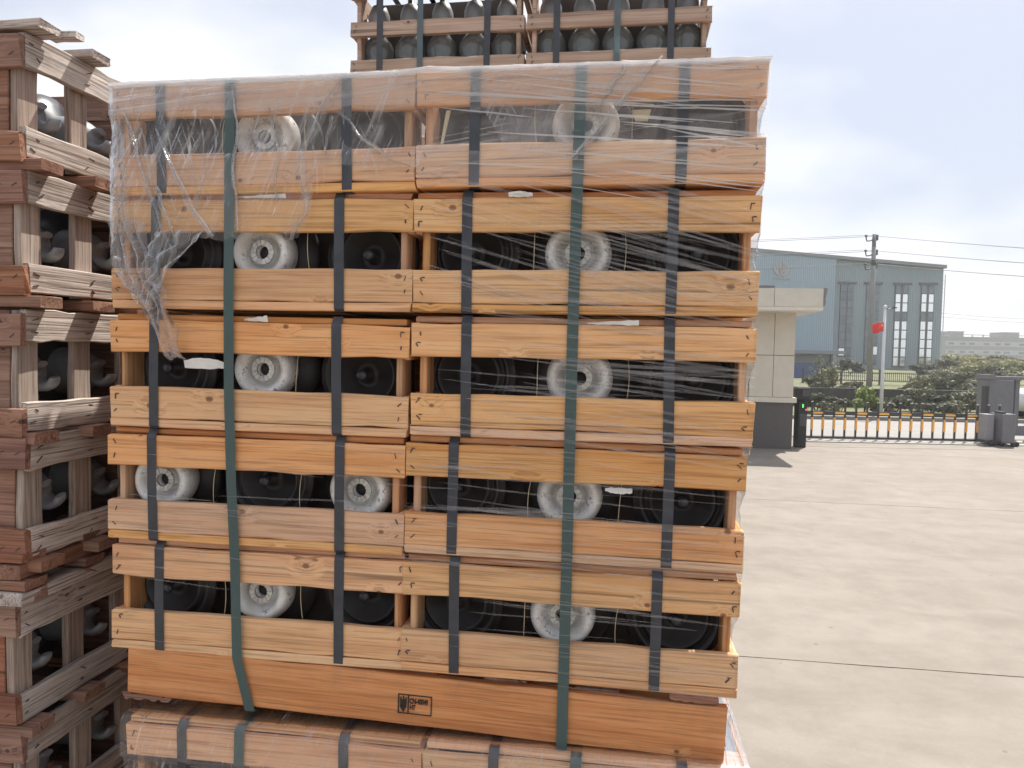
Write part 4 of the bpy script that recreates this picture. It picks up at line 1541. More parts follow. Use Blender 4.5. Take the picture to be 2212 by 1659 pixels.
# ---- grey gatepost and side screen at the right edge
PY = 18.3
px0, px1 = at_y(2134, 900, PY).x, at_y(2188, 900, PY).x
pz = at_y(2150, 815, PY).z
PO = Vector(((px0 + px1) / 2, PY, 0))
post = empty('gatepost', PO, 'Wide grey gatepost at the right edge behind the gate drive', 'gatepost')
pp = lambda *a, **k: hp(*a, parent=post, org=PO, **k)
pp('shaft', px0, px1, PY, PY + .5, 0, pz - .06, GREYM, bev=.01)
pp('cap', px0 - .02, px0 + .12, PY - .03, PY + .53, pz - .055, pz + .06, GREYM)
pp('side_strip', px0 - .055, px0 - .003, PY + .02, PY + .2, 0, pz - .22, GATE)
sx0 = px1 + .01
SO = Vector((sx0, PY, 0))
scr = empty('side_screen', SO, 'Grey railed side screen running off the right edge beside the gatepost', 'fence')
sp_ = lambda *a, **k: hp(*a, parent=scr, org=SO, **k)
sp_('top_beam', px0 + .125, sx0 + 5, PY + .05, PY + .3, pz - .055, pz + .02, GREYM)
sp_('lower_beam', sx0, sx0 + 5, PY + .1, PY + .25, .12, .36, GREYM)
for i in range(12):
    sp_('bar', sx0 + .10 + i * .30, sx0 + .20 + i * .30, PY + .12, PY + .2, .362, pz - .058, GREYM)

# ---- white car beyond the screen
CARW = plain('car_white', (.75, .76, .78), .2, .03, 4)
CARG = plain('car_glass', (.03, .035, .04), .08, .1, 4)
cyy = 25.0
cxx = at_y(2190, 900, cyy).x
car = empty('parked_car', Vector((cxx, cyy, 0)), 'White car glimpsed through the grey side screen at the right edge', 'car')
bm = bmesh.new()
sec = [(0, .28), (0, .75), (.08, .92), (1.0, 1.0), (1.65, 1.42), (3.1, 1.45), (3.8, 1.02), (4.3, .95), (4.4, .6), (4.35, .28)]
vs0 = [bm.verts.new((x, -.86, z)) for x, z in sec]; vs1 = [bm.verts.new((x, .86, z)) for x, z in sec]
bm.faces.new(vs0[::-1]); bm.faces.new(vs1)
for i in range(len(sec)): bm.faces.new((vs0[i], vs0[(i + 1) % len(sec)], vs1[(i + 1) % len(sec)], vs1[i]))
bmesh.ops.recalc_face_normals(bm, faces=bm.faces)
bmesh.ops.bevel(bm, geom=bm.edges[:], offset=.05, segments=2, affect='EDGES')
mesh_obj('body', finish(bm, 'body', CARW, True), car)
bm = bmesh.new()
q = [(1.12, 1.04), (1.70, 1.37), (3.02, 1.40), (3.55, 1.06)]
a = [bm.verts.new((x, -.872, z)) for x, z in q]; b = [bm.verts.new((x, -.855, z)) for x, z in q]
bm.faces.new(a[::-1]); bm.faces.new(b)
for i in range(4): bm.faces.new((a[i], a[(i + 1) % 4], b[(i + 1) % 4], b[i]))
mesh_obj('side_window', finish(bm, 'side_window', CARG), car)
bm = bmesh.new(); lathe(bm, [(0, -.1), (.2, -.1), (.31, -.09), (.32, .09), (.2, .1), (0, .1)], 20, 'Y')
WH = finish(bm, 'wheel', TERM)
for x in (.85, 3.5):
    for y in (-.78, .78): mesh_obj('wheel', WH, car, (x, y, .32))
for y in (-.6, .6): mesh_obj('headlight', box_me('headlight', -.03, .1, -.14, .14, -.06, .06, CARG, .02), car, (.02, y, .7))

# ---- road beyond the gate with kerb
rd = mesh_obj('road', box_me('road', -120, 160, 18.6, 23.2, -.055, .008, ROADM)); tag(rd, kind='structure')
ap = mesh_obj('apron', box_me('apron', -40, 90, 16.4, 18.58, -.055, .004, CONC)); tag(ap, kind='structure')
kb = mesh_obj('kerb', box_me('kerb', -120, 160, 23.22, 23.45, -.05, .12, plain('kerb_stone', (.21, .20, .185), .8, .15, 3))); tag(kb, kind='structure')


def verge_mat():
    t = NT('rough_grass')
    v = t.n('ShaderNodeTexCoord').outputs['Object']
    a = t.noise(v, .35, 6, .7)
    b = t.noise(v, 3.0, 5, .7)
    c = t.ramp(a, [(.3, (.075, .085, .032)), (.5, (.16, .165, .065)), (.7, (.24, .22, .105))])
    c = t.mix(t.math('MULTIPLY', t.ramp(b, [(.4, (1, 1, 1)), (.6, (0, 0, 0))]), .6), c, (.045, .05, .022))
    t.bsdf(c, .9, b, .5, .1)
    return t.m


VERGE = verge_mat()
bm = bmesh.new()
nx, ny = 150, 60
gv = []
for i in range(nx + 1):
    row = []
    for j in range(ny + 1):
        x = -120 + 290 * i / nx
        y = 23.46 + 330 * (j / ny) ** 2
        z = .03 + .25 * noise.noise((x * .12, y * .12, 0)) * min(1, (y - 23.4) / 6) + .5 * min(1, max(0, (y - 30) / 30)) + (.8 * noise.noise((x * .03, y * .03, 4)) if y > 60 else 0)
        row.append(bm.verts.new((x, y, max(z, .0))))
    gv.append(row)
for i in range(nx):
    for j in range(ny):
        f = bm.faces.new((gv[i][j], gv[i + 1][j], gv[i + 1][j + 1], gv[i][j + 1])); f.smooth = True
vg = mesh_obj('verge', finish(bm, 'verge', VERGE)); tag(vg, kind='structure')


def gz(x, y):
    if y < 23.46: return 0
    return max(.03 + .25 * noise.noise((x * .12, y * .12, 0)) * min(1, (y - 23.4) / 6) + .5 * min(1, max(0, (y - 30) / 30)) + (.8 * noise.noise((x * .03, y * .03, 4)) if y > 60 else 0), 0)


# ---- foliage
def leafm(name, c0, c1):
    t = NT(name)
    g = t.n('ShaderNodeNewGeometry').outputs['Random Per Island']
    c = t.mix(g, c0, c1)
    b = t.bsdf(c, .65)
    tl = t.n('ShaderNodeBsdfTranslucent'); t.l(c, tl.inputs['Color'])
    ms = t.n('ShaderNodeMixShader'); ms.inputs[0].default_value = .3
    t.l(b.outputs[0], ms.inputs[1]); t.l(tl.outputs[0], ms.inputs[2])
    t.l(ms.outputs[0], t.out.inputs['Surface'])
    return t.m


LEAF_D = leafm('leaf_dark', (.050, .056, .034), (.105, .112, .062))
LEAF_M = leafm('leaf_mid', (.090, .098, .052), (.175, .175, .095))
LEAF_Y = leafm('leaf_yellow_green', (.17, .175, .075), (.33, .31, .15))
LEAF_B = leafm('leaf_bright', (.16, .24, .05), (.34, .40, .12))
BARK = plain('bark', (.09, .075, .06), .85, .3, 12)


def leaves(bm, c, rx, ry, rz, n, size, rs, clump=9):
    cl = []
    for i in range(clump):
        a, b = rs.uniform(0, 2 * PI), rs.uniform(-.6, 1.2)
        r_ = rs.uniform(.35, .95)
        cl.append((Vector((math.cos(a) * math.cos(b) * rx * r_, math.sin(a) * math.cos(b) * ry * r_, math.sin(b) * rz * r_)), rs.uniform(.25, .5)))
    for i in range(n):
        cc, cr_ = rs.choice(cl)
        d = Vector((rs.gauss(0, 1), rs.gauss(0, 1), rs.gauss(0, 1)))
        d = d.normalized() * (rs.random() ** .45)
        p = Vector(c) + cc + Vector((d.x * rx * cr_, d.y * ry * cr_, d.z * rz * cr_))
        if p.z < c[2] - rz: continue
        nrm = (d + Vector((rs.gauss(0, .5), rs.gauss(0, .5), rs.gauss(.4, .5)))).normalized()
        a = nrm.orthogonal().normalized()
        a.rotate(Matrix.Rotation(rs.uniform(0, 6.28), 3, nrm))
        b = nrm.cross(a)
        s = size * rs.uniform(.6, 1.3)
        vs = [bm.verts.new(p + a * s), bm.verts.new(p + b * s * .5), bm.verts.new(p - a * s), bm.verts.new(p - b * s * .5)]
        bm.faces.new(vs)


def shrub(px, pytop, Y, wpx, mat, label, group, n=900, size=.07, seed=0, name='shrub', stem=True):
    p = at_y(px, pytop, Y)
    g0 = gz(p.x, Y)
    hgt = max(.35, p.z - g0)
    rx = wpx / FPX * Y / 2
    rs = random.Random(seed)
    e = empty(name, Vector((p.x, Y, g0)), label, 'shrub' if name == 'shrub' else 'tree', group)
    bm = bmesh.new()
    leaves(bm, (0, 0, hgt * .55), rx, rx * .7, hgt * .48, n, size, rs, 11)
    mesh_obj('foliage', finish(bm, 'foliage', mat), e)
    bm = bmesh.new()
    for k in range(4):
        a = rs.uniform(0, 6.28)
        tube(bm, [(0, 0, -.05), (math.cos(a) * rx * .25, math.sin(a) * rx * .2, hgt * .4), (math.cos(a) * rx * .5, math.sin(a) * rx * .35, hgt * .75)], .018, 5, taper=.006)
    mesh_obj('stem', finish(bm, 'stem', BARK), e)
    return e


G_SH = 'shrubs beyond the gate'
shr = [
    (1764, 850, 26.5, 70, LEAF_D, 'Dark shrub just right of the access terminal, behind the gate'),
    (1815, 858, 26.8, 80, LEAF_D, 'Dark low shrub behind the gate, second right of the terminal'),
    (1868, 838, 25.2, 62, LEAF_B, 'Bright yellow-green shrub beside the flagpole base'),
    (1935, 856, 26.6, 90, LEAF_D, 'Dark shrub directly right of the flagpole, behind the gate'),
    (1985, 838, 27.5, 90, LEAF_M, 'Tall mid-green shrub behind the middle of the gate'),
    (2040, 850, 26.4, 80, LEAF_D, 'Dark rounded shrub behind the right half of the gate'),
    (2095, 842, 27.6, 90, LEAF_M, 'Mid-green shrub left of the grey gatepost'),
    (2128, 862, 26.0, 60, LEAF_M, 'Low green shrub against the grey gatepost'),
    (1905, 868, 25.4, 60, LEAF_M, 'Low green tuft at the foot of the flagpole'),
    (2065, 866, 25.2, 60, LEAF_M, 'Pale low shrub behind the gate, right of middle'),
    (1790, 872, 25.0, 60, LEAF_M, 'Low mid-green shrub at the left end behind the gate'),
    (2012, 872, 25.0, 70, LEAF_D, 'Low dark shrub at the kerb behind the gate middle'),
]
for i, (a, b, Y, wpx, mt, lb) in enumerate(shr):
    shrub(a, b, Y, wpx, mt, lb, G_SH, 1100, .075, 200 + i)
fw = [
    (2075, 768, 62, 100, LEAF_Y, 'Large yellow-green bush right of the blue factory corner'),
    (2120, 790, 52, 110, LEAF_Y, 'Wide yellow-green bush above the grey gatepost'),
    (2150, 764, 66, 70, LEAF_M, 'Rounder green bush in front of the far grey building'),
    (2195, 782, 60, 90, LEAF_Y, 'Pale olive bush at the right edge below the far building'),
    (2055, 800, 46, 80, LEAF_M, 'Mid-green bush at the foot of the factory corner'),
    (1990, 786, 56, 60, LEAF_D, 'Dark bush against the factory wall under the right windows'),
    (1838, 776, 58, 60, LEAF_D, 'Dark ragged bush against the factory wall under the left window'),
    (2110, 772, 75, 60, LEAF_Y, 'Small far yellowish bush between the factory and the far building'),
    (2180, 800, 48, 80, LEAF_M, 'Olive bush right behind the grey gatepost'),
    (2020, 812, 40, 90, LEAF_M, 'Spreading olive bush behind the fence right of the flagpole'),
]
for i, (a, b, Y, wpx, mt, lb) in enumerate(fw):
    shrub(a, b, Y, wpx, mt, lb, 'bushes round the factory', 1300, .15, 300 + i)
fw2 = [
    (2048, 776, 58, 70, LEAF_M, 'Olive bush touching the right corner of the blue factory'),
    (2098, 780, 57, 80, LEAF_Y, 'Sunny yellow-green bush between the factory corner and the gatepost'),
    (2140, 784, 50, 70, LEAF_M, 'Mid-green bush just above the gatepost cap'),
    (2172, 776, 62, 90, LEAF_Y, 'Sunny olive bush below the left rooftop box of the far building'),
    (2206, 772, 70, 60, LEAF_M, 'Dull green bush at the right edge under the far windows'),
    (2085, 804, 40, 90, LEAF_M, 'Spreading green bush behind the right end of the fence'),
    (2120, 812, 36, 80, LEAF_M, 'Leafy bush left of the gatepost, above the gate'),
    (1975, 820, 34, 70, LEAF_M, 'Loose bush behind the gate, a little right of the flagpole'),
    (2045, 822, 33, 80, LEAF_D, 'Dark tall bush behind the right half of the gate'),
    (2100, 832, 30, 80, LEAF_D, 'Dark bush beside the left edge of the gatepost'),
    (1770, 806, 36, 60, LEAF_M, 'Loose bush above the access terminal, before the hoarding'),
    (1840, 826, 36, 70, LEAF_M, 'Low pale bush on the grass left of the utility pole'),
]
for i, (a, b, Y, wpx, mt, lb) in enumerate(fw2):
    shrub(a, b, Y, wpx, mt, lb, 'bushes on the grass before the fence', 1200, .11, 350 + i)
# two thin trees
for i, (px_, pyt, Y, wpx, lb) in enumerate(((1778, 770, 30, 60, 'Thin sparse young tree behind the gate, left of the flagpole'), (1800, 790, 32, 40, 'Smaller thin young tree just right of the sparse one'), (2000, 806, 31, 60, 'Bare thin tree behind the gate, right of the flagpole'))):
    p = at_y(px_, pyt, Y); g0 = gz(p.x, Y); hgt = p.z - g0
    rs = random.Random(400 + i)
    e = empty('young_tree', Vector((p.x, Y, g0)), lb, 'tree', 'thin trees beyond the gate')
    bm = bmesh.new()
    tube(bm, [(0, 0, -.1), (.03, 0, hgt * .35), (-.03, .02, hgt * .7), (.02, 0, hgt * .95)], .045, 6, taper=.012)
    for k in range(9):
        a = rs.uniform(0, 6.28); z0 = hgt * rs.uniform(.3, .8); l_ = rs.uniform(.25, .6)
        tube(bm, [(0, 0, z0), (math.cos(a) * l_ * .5, math.sin(a) * l_ * .5, z0 + l_ * .5), (math.cos(a) * l_, math.sin(a) * l_, z0 + l_ * .8)], .015, 5, taper=.004)
    mesh_obj('trunk', finish(bm, 'trunk', BARK), e)
    bm = bmesh.new()
    leaves(bm, (0, 0, hgt * .68), wpx / FPX * Y / 2, wpx / FPX * Y / 2, hgt * .33, 420, .06, rs, 12)
    mesh_obj('crown', finish(bm, 'crown', LEAF_M), e)

# low dark bank wall behind the shrubs
bk = mesh_obj('retaining_wall', box_me('retaining_wall', at_y(1700, 850, 29).x, at_y(2230, 850, 29).x + 30, 29.0, 29.3, -.05, at_y(1880, 840, 29).z, plain('bank_dark', (.05, .05, .048), .9, .3, 4)))
tag(bk, 'Low dark retaining wall behind the shrubs beyond the gate', 'wall')

# ---- fence along the factory
FY = 44.0
FBL = plain('fence_dark', (.06, .065, .08), .6, .2, 3)
fx0, fx1 = at_y(1735, 820, FY).x, at_y(2150, 830, FY).x
fzt = at_y(1900, 803, FY).z
fb0 = .35
FO = Vector((fx0, FY, 0))
fence = empty('picket_fence', FO, 'Dark thin-railed fence on the grass in front of the blue factory', 'fence')
fp = lambda *a, **k: hp(*a, parent=fence, org=FO, **k)
fp('top_rail', fx0, fx1, FY - .02, FY + .02, fzt - .12, fzt - .07, FBL)
fp('bottom_rail', fx0, fx1, FY - .02, FY + .02, fb0 + .15, fb0 + .2, FBL)
pkm = box_me('rail_bar', -.012, .012, -.012, .012, fb0 + .1, fzt, FBL)
x = fx0
k = 0
while x < fx1 and k < 95:
    mesh_obj('rail_bar', pkm, fence, (x - fx0, 0, 0)); x += (fx1 - fx0) / 94; k += 1
pom = box_me('fence_post', -.05, .05, -.05, .05, 0, fzt + .12, FBL)
for k in range(6): mesh_obj('fence_post', pom, fence, ((fx1 - fx0) * k / 5, .06, 0))

# ---- blue factory
def cladding(name, col):
    t = NT(name)
    v = t.n('ShaderNodeTexCoord').outputs['Object']
    wv = t.n('ShaderNodeTexWave'); wv.wave_type = 'BANDS'; wv.bands_direction = 'X'
    wv.inputs['Scale'].default_value = 1.4
    t.l(v, wv.inputs['Vector'])
    n1 = t.noise(v, .25, 4, .6)
    c = t.mix(n1, tuple(x * .88 for x in col), tuple(x * 1.1 for x in col))
    t.bsdf(c, .5, wv.outputs['Fac'], .4, .03)
    return t.m


CLAD = cladding('blue_grey_cladding', (.235, .29, .325))
CLADL = cladding('pale_blue_cladding', (.27, .36, .43))
PARA = plain('roof_trim', (.20, .205, .225), .5, .08, 1)
WFR = plain('window_frame_dark', (.085, .09, .10), .5, .1, 2)
WGL = plain('dark_pane', (.14, .175, .21), .15, .2, 1)


def bright_pane():  # mirror finish stands in for bright sky showing through the building
    t = NT('reflecting_pane')
    t.bsdf((.78, .82, .82), .12, Metallic=.85)
    return t.m


BPANE = bright_pane()
PLINTH = plain('plinth', (.16, .16, .165), .8, .1, 1)
BY = 80.0
rC = at_y(2033, 700, BY).x
xM = at_y(1797, 700, BY).x
zE = at_y(2033, 581, BY).z
zMid = at_y(1640, 546, BY).z
xMid = at_y(1640, 546, BY).x
slope_ = (zMid - zE) / (rC - xMid)
xA = 4.0
zA = zE + slope_ * (rC - xA)
xL = xA - (rC - xA)
BO = Vector((rC, BY, 0))
fac = empty('factory', BO, 'Pale blue-grey gabled factory with tall narrow windows beyond the gate', 'building')


def gable(name, x0, x1, y0, y1, mat, zb=0.0, lift=0.0):
    """Wall following the roof slope between x0 and x1 (right of the ridge)."""
    bm = bmesh.new()
    z0, z1 = zE + slope_ * (rC - x0) + lift, zE + slope_ * (rC - x1) + lift
    pts = [(x0, zb), (x1, zb), (x1, z1), (x0, z0)]
    a = [bm.verts.new((x - BO.x, y0 - BO.y, z)) for x, z in pts]
    b = [bm.verts.new((x - BO.x, y1 - BO.y, z)) for x, z in pts]
    bm.faces.new(a[::-1]); bm.faces.new(b)
    for i in range(4): bm.faces.new((a[i], a[(i + 1) % 4], b[(i + 1) % 4], b[i]))
    bmesh.ops.recalc_face_normals(bm, faces=bm.faces)
    return mesh_obj(name, finish(bm, name, mat), fac)


fpt = lambda *a, **k: hp(*a, parent=fac, org=BO, **k)
gable('end_wall', xM + .02, rC, BY, BY + .6, CLAD, .2)
gable('entrance_wall', xA, xM, BY - .45, BY + .15, CLADL, .2)
# far half of the gable and the body
bm = bmesh.new()
pts = [(xL, .2), (xA - .01, .2), (xA - .01, zA), (xL, zE)]
a = [bm.verts.new((x - BO.x, -.4, z)) for x, z in pts]; b = [bm.verts.new((x - BO.x, .2, z)) for x, z in pts]
bm.faces.new(a[::-1]); bm.faces.new(b)
for i in range(4): bm.faces.new((a[i], a[(i + 1) % 4], b[(i + 1) % 4], b[i]))
bmesh.ops.recalc_face_normals(bm, faces=bm.faces)
mesh_obj('end_wall', finish(bm, 'end_wall', CLADL), fac)
fpt('side_wall', rC - .3, rC - .005, BY + .62, BY + 45, .2, zE - .02, CLAD)
fpt('side_wall', xL, xL + .3, BY + .62, BY + 45, .2, zE - .02, CLAD)
bm = bmesh.new()
for (xa, za, xb, zb_) in ((xA, zA, rC, zE), (xL, zE, xA, zA)):
    v = [bm.verts.new((x - BO.x, y, z + dz)) for (x, y, z, dz) in ((xa, -.6, za, .02), (xb, -.6, zb_, .02), (xb, 45, zb_, .02), (xa, 45, za, .02), (xa, -.6, za, .35), (xb, -.6, zb_, .35), (xb, 45, zb_, .35), (xa, 45, za, .35))]
    for q in ((0, 3, 2, 1), (4, 5, 6, 7), (0, 1, 5, 4), (1, 2, 6, 5), (2, 3, 7, 6), (3, 0, 4, 7)): bm.faces.new([v[i] for i in q])
mesh_obj('roof', finish(bm, 'roof', PARA), fac)
fpt('plinth', xM - 5, rC + .02, BY - .12, BY - .003, 0, at_y(1900, 797, BY).z, PLINTH)
wins = [(1826, 611, 771, 0), (1882, 612, 788, 1), (1944, 613, 793, 2), (2000, 613, 794, 2)]
for (pc, pt, pb, bright) in wins:
    xc = at_y(pc, 700, BY).x; wd = .68
    z1, z0 = at_y(pc, pt, BY).z, at_y(pc, pb, BY).z
    fr = fpt('window', xc - wd, xc + wd, BY - .10, BY - .004, z0, z1, WFR)
    rows_ = 9
    for side in (-1, 1):
        for r_ in range(rows_):
            za = z0 + .1 + (z1 - z0 - .2) * r_ / rows_; zc = z0 + .1 + (z1 - z0 - .2) * (r_ + 1) / rows_
            s = rows_ - 1 - r_
            lit = (bright == 2 and (s in (1, 2) or s >= 4)) or (bright == 1 and s in (7,) and side == 1) or (bright == 0 and s == 8 and side == -1)
            xa = xc + side * .37
            wdt = .28 if not (bright == 2) else .24
            hp('pane', xa - wdt, xa + wdt, BY - .13, BY - .102, za + .05, zc - .05, BPANE if lit else WGL, parent=fr, org=BO)
    hp('lintel', xc - wd - .25, xc + wd + .25, BY - .3, BY - .104, z1 - .12, z1 + .1, WFR, parent=fr, org=BO)
# entrance at the left
ez1, ez0 = at_y(1750, 757, BY).z, at_y(1750, 764, BY).z
ex0, ex1 = at_y(1640, 760, BY).x, at_y(1800, 760, BY).x
fpt('canopy', ex0, ex1, BY - 3.0, BY - .46, ez0, ez1, PARA)
fpt('roller_shutter', ex0 + .5, at_y(1772, 745, BY).x, BY - .62, BY - .455, at_y(1750, 783, BY).z, ez0 - .25, plain('shutter', (.33, .34, .36), .5, .06, 1))
dzt, dzb = at_y(1750, 784, BY).z, at_y(1750, 812, BY).z
fpt('door_recess', ex0 + .5, at_y(1774, 745, BY).x, BY - .60, BY - .453, max(.2, dzb), dzt - .02, WFR)  # flat dark panel in place of the shade inside the doorway
for pxx in (1722, 1737, 1762):
    xx = at_y(pxx, 790, BY).x
    fpt('door_light', xx - .28, xx + .28, BY - .66, BY - .604, max(.5, dzb + .3), dzt - .35, BPANE)
fpt('pillar', at_y(1776, 745, BY).x, at_y(1783, 745, BY).x, BY - 2.9, BY - 2.4, .1, ez0 - .002, plain('pillar_grey', (.33, .34, .37), .6, .06, 1))
fpt('downpipe', at_y(1789, 745, BY).x, at_y(1793, 745, BY).x, BY - .7, BY - .5, .1, ez0 - .002, WFR)
# emblem on the wall: upright leaf between two curved arms, with a line of lettering below
EMB = plain('emblem_rose', (.42, .36, .37), .5, .1, 2)
ec = at_y(1684, 581, BY)
eo = Vector((ec.x, BY - .5, ec.z))
bm = bmesh.new()


def strokes(bm, pts, wd, y=-.06):
    prev = None
    for i, (x, z) in enumerate(pts):
        d = Vector((pts[min(i + 1, len(pts) - 1)][0] - pts[max(i - 1, 0)][0], pts[min(i + 1, len(pts) - 1)][1] - pts[max(i - 1, 0)][1])).normalized()
        nrm = Vector((-d.y, d.x)) * wd / 2
        q = [bm.verts.new((x + s * nrm.x, yy, z + s * nrm.y)) for s in (-1, 1) for yy in (y, y + .07)]
        if prev:
            for (i0, i1) in ((0, 1), (1, 3), (3, 2), (2, 0)): bm.faces.new((prev[i0], q[i0], q[i1], prev[i1]))
        else: bm.faces.new((q[0], q[1], q[3], q[2]))
        prev = q
    bm.faces.new((prev[0], prev[2], prev[3], prev[1]))


strokes(bm, [(-.05, .85), (-.1, .2), (-.05, -.5), (.05, -.7)], .16)
strokes(bm, [(.18, .8), (.22, .1), (.12, -.5)], .16)
for sd in (-1, 1):
    strokes(bm, [(sd * .72, .25), (sd * .62, -.2), (sd * .40, -.52), (sd * .15, -.72)], .2)
    strokes(bm, [(sd * .45, .42), (sd * .44, .0), (sd * .3, -.35)], .16)
for i in range(9): strokes(bm, [(-.85 + i * .2, -1.02), (-.73 + i * .2, -1.02)], .1)
em = mesh_obj('emblem', finish(bm, 'emblem', EMB), fac)
em.location = eo - BO
# roof ladder
lx = at_y(2041, 650, BY).x
lad = empty('wall_ladder', Vector((lx, BY + .5, 0)), 'Thin pale ladder climbing the right corner of the blue factory', 'ladder')
LADM = plain('ladder_pale', (.50, .51, .53), .5, .05, 1)
lz1 = at_y(2041, 592, BY).z
for xx in (-.18, .22):
    mesh_obj('rail', box_me('rail', xx - .03, xx + .03, -.03, .03, .5, lz1, LADM), lad)
rg = box_me('rung', -.148, .188, -.02, .02, 0, .04, LADM)
for k in range(22): mesh_obj('rung', rg, lad, (0, 0, .8 + k * (lz1 - 1) / 22))
for k in range(4): mesh_obj('bracket', box_me('bracket', -.45, -.212, -.02, .02, 0, .05, LADM), lad, (0, .05, 1.2 + k * 2.8))

# blue low wall left of the fence
bw = mesh_obj('blue_wall', box_me('blue_wall', at_y(1700, 800, 50).x, at_y(1772, 800, 50).x, 50, 50.2, 0, at_y(1740, 788, 50).z, plain('blue_sheet', (.055, .085, .24), .5, .15, 1)))
tag(bw, 'Blue sheet-metal hoarding between the hut and the factory entrance', 'hoarding')

# ---- far building
CY = 215.0
FARW = plain('far_wall', (.20, .20, .22), .8, .08, .3)
FARL = plain('far_band', (.33, .335, .35), .7, .08, .3)
FARD = plain('far_window', (.10, .105, .125), .4, .1, .3)
fx = lambda px_: at_y(px_, 740, CY).x
fz = lambda py_: at_y(2120, py_, CY).z
CO = Vector((fx(2030), CY, 0))
far = empty('far_building', CO, 'Long low grey building with two rooftop boxes far off at the right', 'building')
cp = lambda *a, **k: hp(*a, parent=far, org=CO, **k)
xr = fx(2400)
cp('wall', fx(2030), xr, CY, CY + 18, 0, fz(731), FARW)
for (a_, b_) in ((738, 748), (756, 766)):
    cp('window_band', fx(2042), xr - 1, CY - .25, CY - .02, fz(b_), fz(a_), FARL)
    xw = fx(2048); k = 0
    while xw < fx(2260):
        cp('window', xw, xw + 1.5, CY - .34, CY - .26, fz(b_) + .35, fz(a_) - .35, FARD)
        xw += [3.2, 2.6, 4.1][k % 3]; k += 1
cp('roof_edge', fx(2029), xr, CY - .4, CY + 18.2, fz(731) + .01, fz(728), FARW)
cp('railing', fx(2029), xr, CY + .2, CY + .4, fz(724.5), fz(723), FARW)
k = 0
xw = fx(2031)
while xw < fx(2240):
    cp('railing_post', xw, xw + .25, CY + .2, CY + .4, fz(728) + .01, fz(724.5) - .003, FARW); xw += 3.0
cp('roof_box', fx(2062), fx(2090), CY + 2, CY + 9, fz(728) + .01, fz(717.5), FARW)
cp('roof_box_lid', fx(2061), fx(2091), CY + 1.8, CY + 9.2, fz(717.5) + .01, fz(716), FARW)
cp('roof_box', fx(2180), fx(2211), CY + 2, CY + 9, fz(728) + .01, fz(717.5), FARW)
cp('roof_box_lid', fx(2179), fx(2212), CY + 1.8, CY + 9.2, fz(717.5) + .01, fz(716), FARW)

# ---- flagpole
PYF = 24.4
pb = at_y(1903, 884, PYF); ptp = at_y(1912, 667, PYF)
POLE = plain('pole_white', (.62, .63, .66), .35, .08, 6)
fo = Vector((pb.x, PYF, .03))
flg = empty('flagpole', fo, 'Thin whitish flagpole standing beyond the gate', 'flagpole')
bm = bmesh.new()
lean_x = (ptp.x - pb.x) * .45
tube(bm, [(0, 0, -.05), (lean_x * .5, 0, (ptp.z - .03) / 2), (lean_x, 0, ptp.z - .03)], .062, 10, taper=.036)
mesh_obj('pole', finish(bm, 'pole', POLE), flg)
bm = bmesh.new(); lathe(bm, [(0, -.06), (.04, -.045), (.06, 0), (.04, .045), (0, .06)], 12, 'Z')
mesh_obj('finial', finish(bm, 'finial', POLE), flg, (lean_x, 0, ptp.z + .03))
bm = bmesh.new(); tube(bm, [(0, 0, 0), (.12, 0, .02), (.3, -.02, .05)], .012, 5); box(bm, .24, .36, -.04, .03, .04, .075)
mesh_obj('pulley_arm', finish(bm, 'pulley_arm', TERMG), flg, (lean_x, 0, ptp.z - .05))
RED = plain('flag_red', (.72, .035, .03), .6, .08, 8)
YEL = plain('flag_yellow', (.85, .62, .06), .6, .05, 8)
fz1_, fz0_ = at_y(1900, 698, PYF).z, at_y(1900, 716, PYF).z
fxr, fxl = at_y(1909, 707, PYF).x, at_y(1884, 707, PYF).x


def flag(s, t):
    x = fxr + (fxl - fxr) * s
    zt2 = fz1_ + .02 * math.sin(s * 5) + (.05 if s < .12 else 0) * (1 - s / .12)
    zb2_ = fz0_ - .03 + .04 * math.sin(s * 6 + .5)
    return (x - fo.x, -.02 + .05 * math.sin(s * 9 + t) * s, zt2 + (zb2_ - zt2) * t - fo.z)


fl_ = mesh_obj('flag', film_grid('flag', 16, 6, flag, RED)); fl_.location = fo
tag(fl_, 'Small red flag with yellow stars streaming left from the flagpole', 'flag')
sd_ = fl_.modifiers.new('thickness', 'SOLIDIFY'); sd_.thickness = .004


def star(bm, c, r_, y):
    vs = []
    for k in range(10):
        a = PI / 2 + k * PI / 5
        rr = r_ if k % 2 == 0 else r_ * .4
        vs.append(bm.verts.new((c[0] + rr * math.cos(a), y, c[1] + rr * math.sin(a))))
    bm.faces.new(vs)


bm = bmesh.new()
sx_, sz_ = fxr - fo.x - .07, fz1_ - fo.z - .07
star(bm, (sx_, sz_), .045, -.042)
for (a, b) in ((-.07, .03), (-.09, 0), (-.09, -.035), (-.07, -.06)): star(bm, (sx_ + a, sz_ + b), .014, -.046)
st = mesh_obj('star', finish(bm, 'star', YEL), fl_)

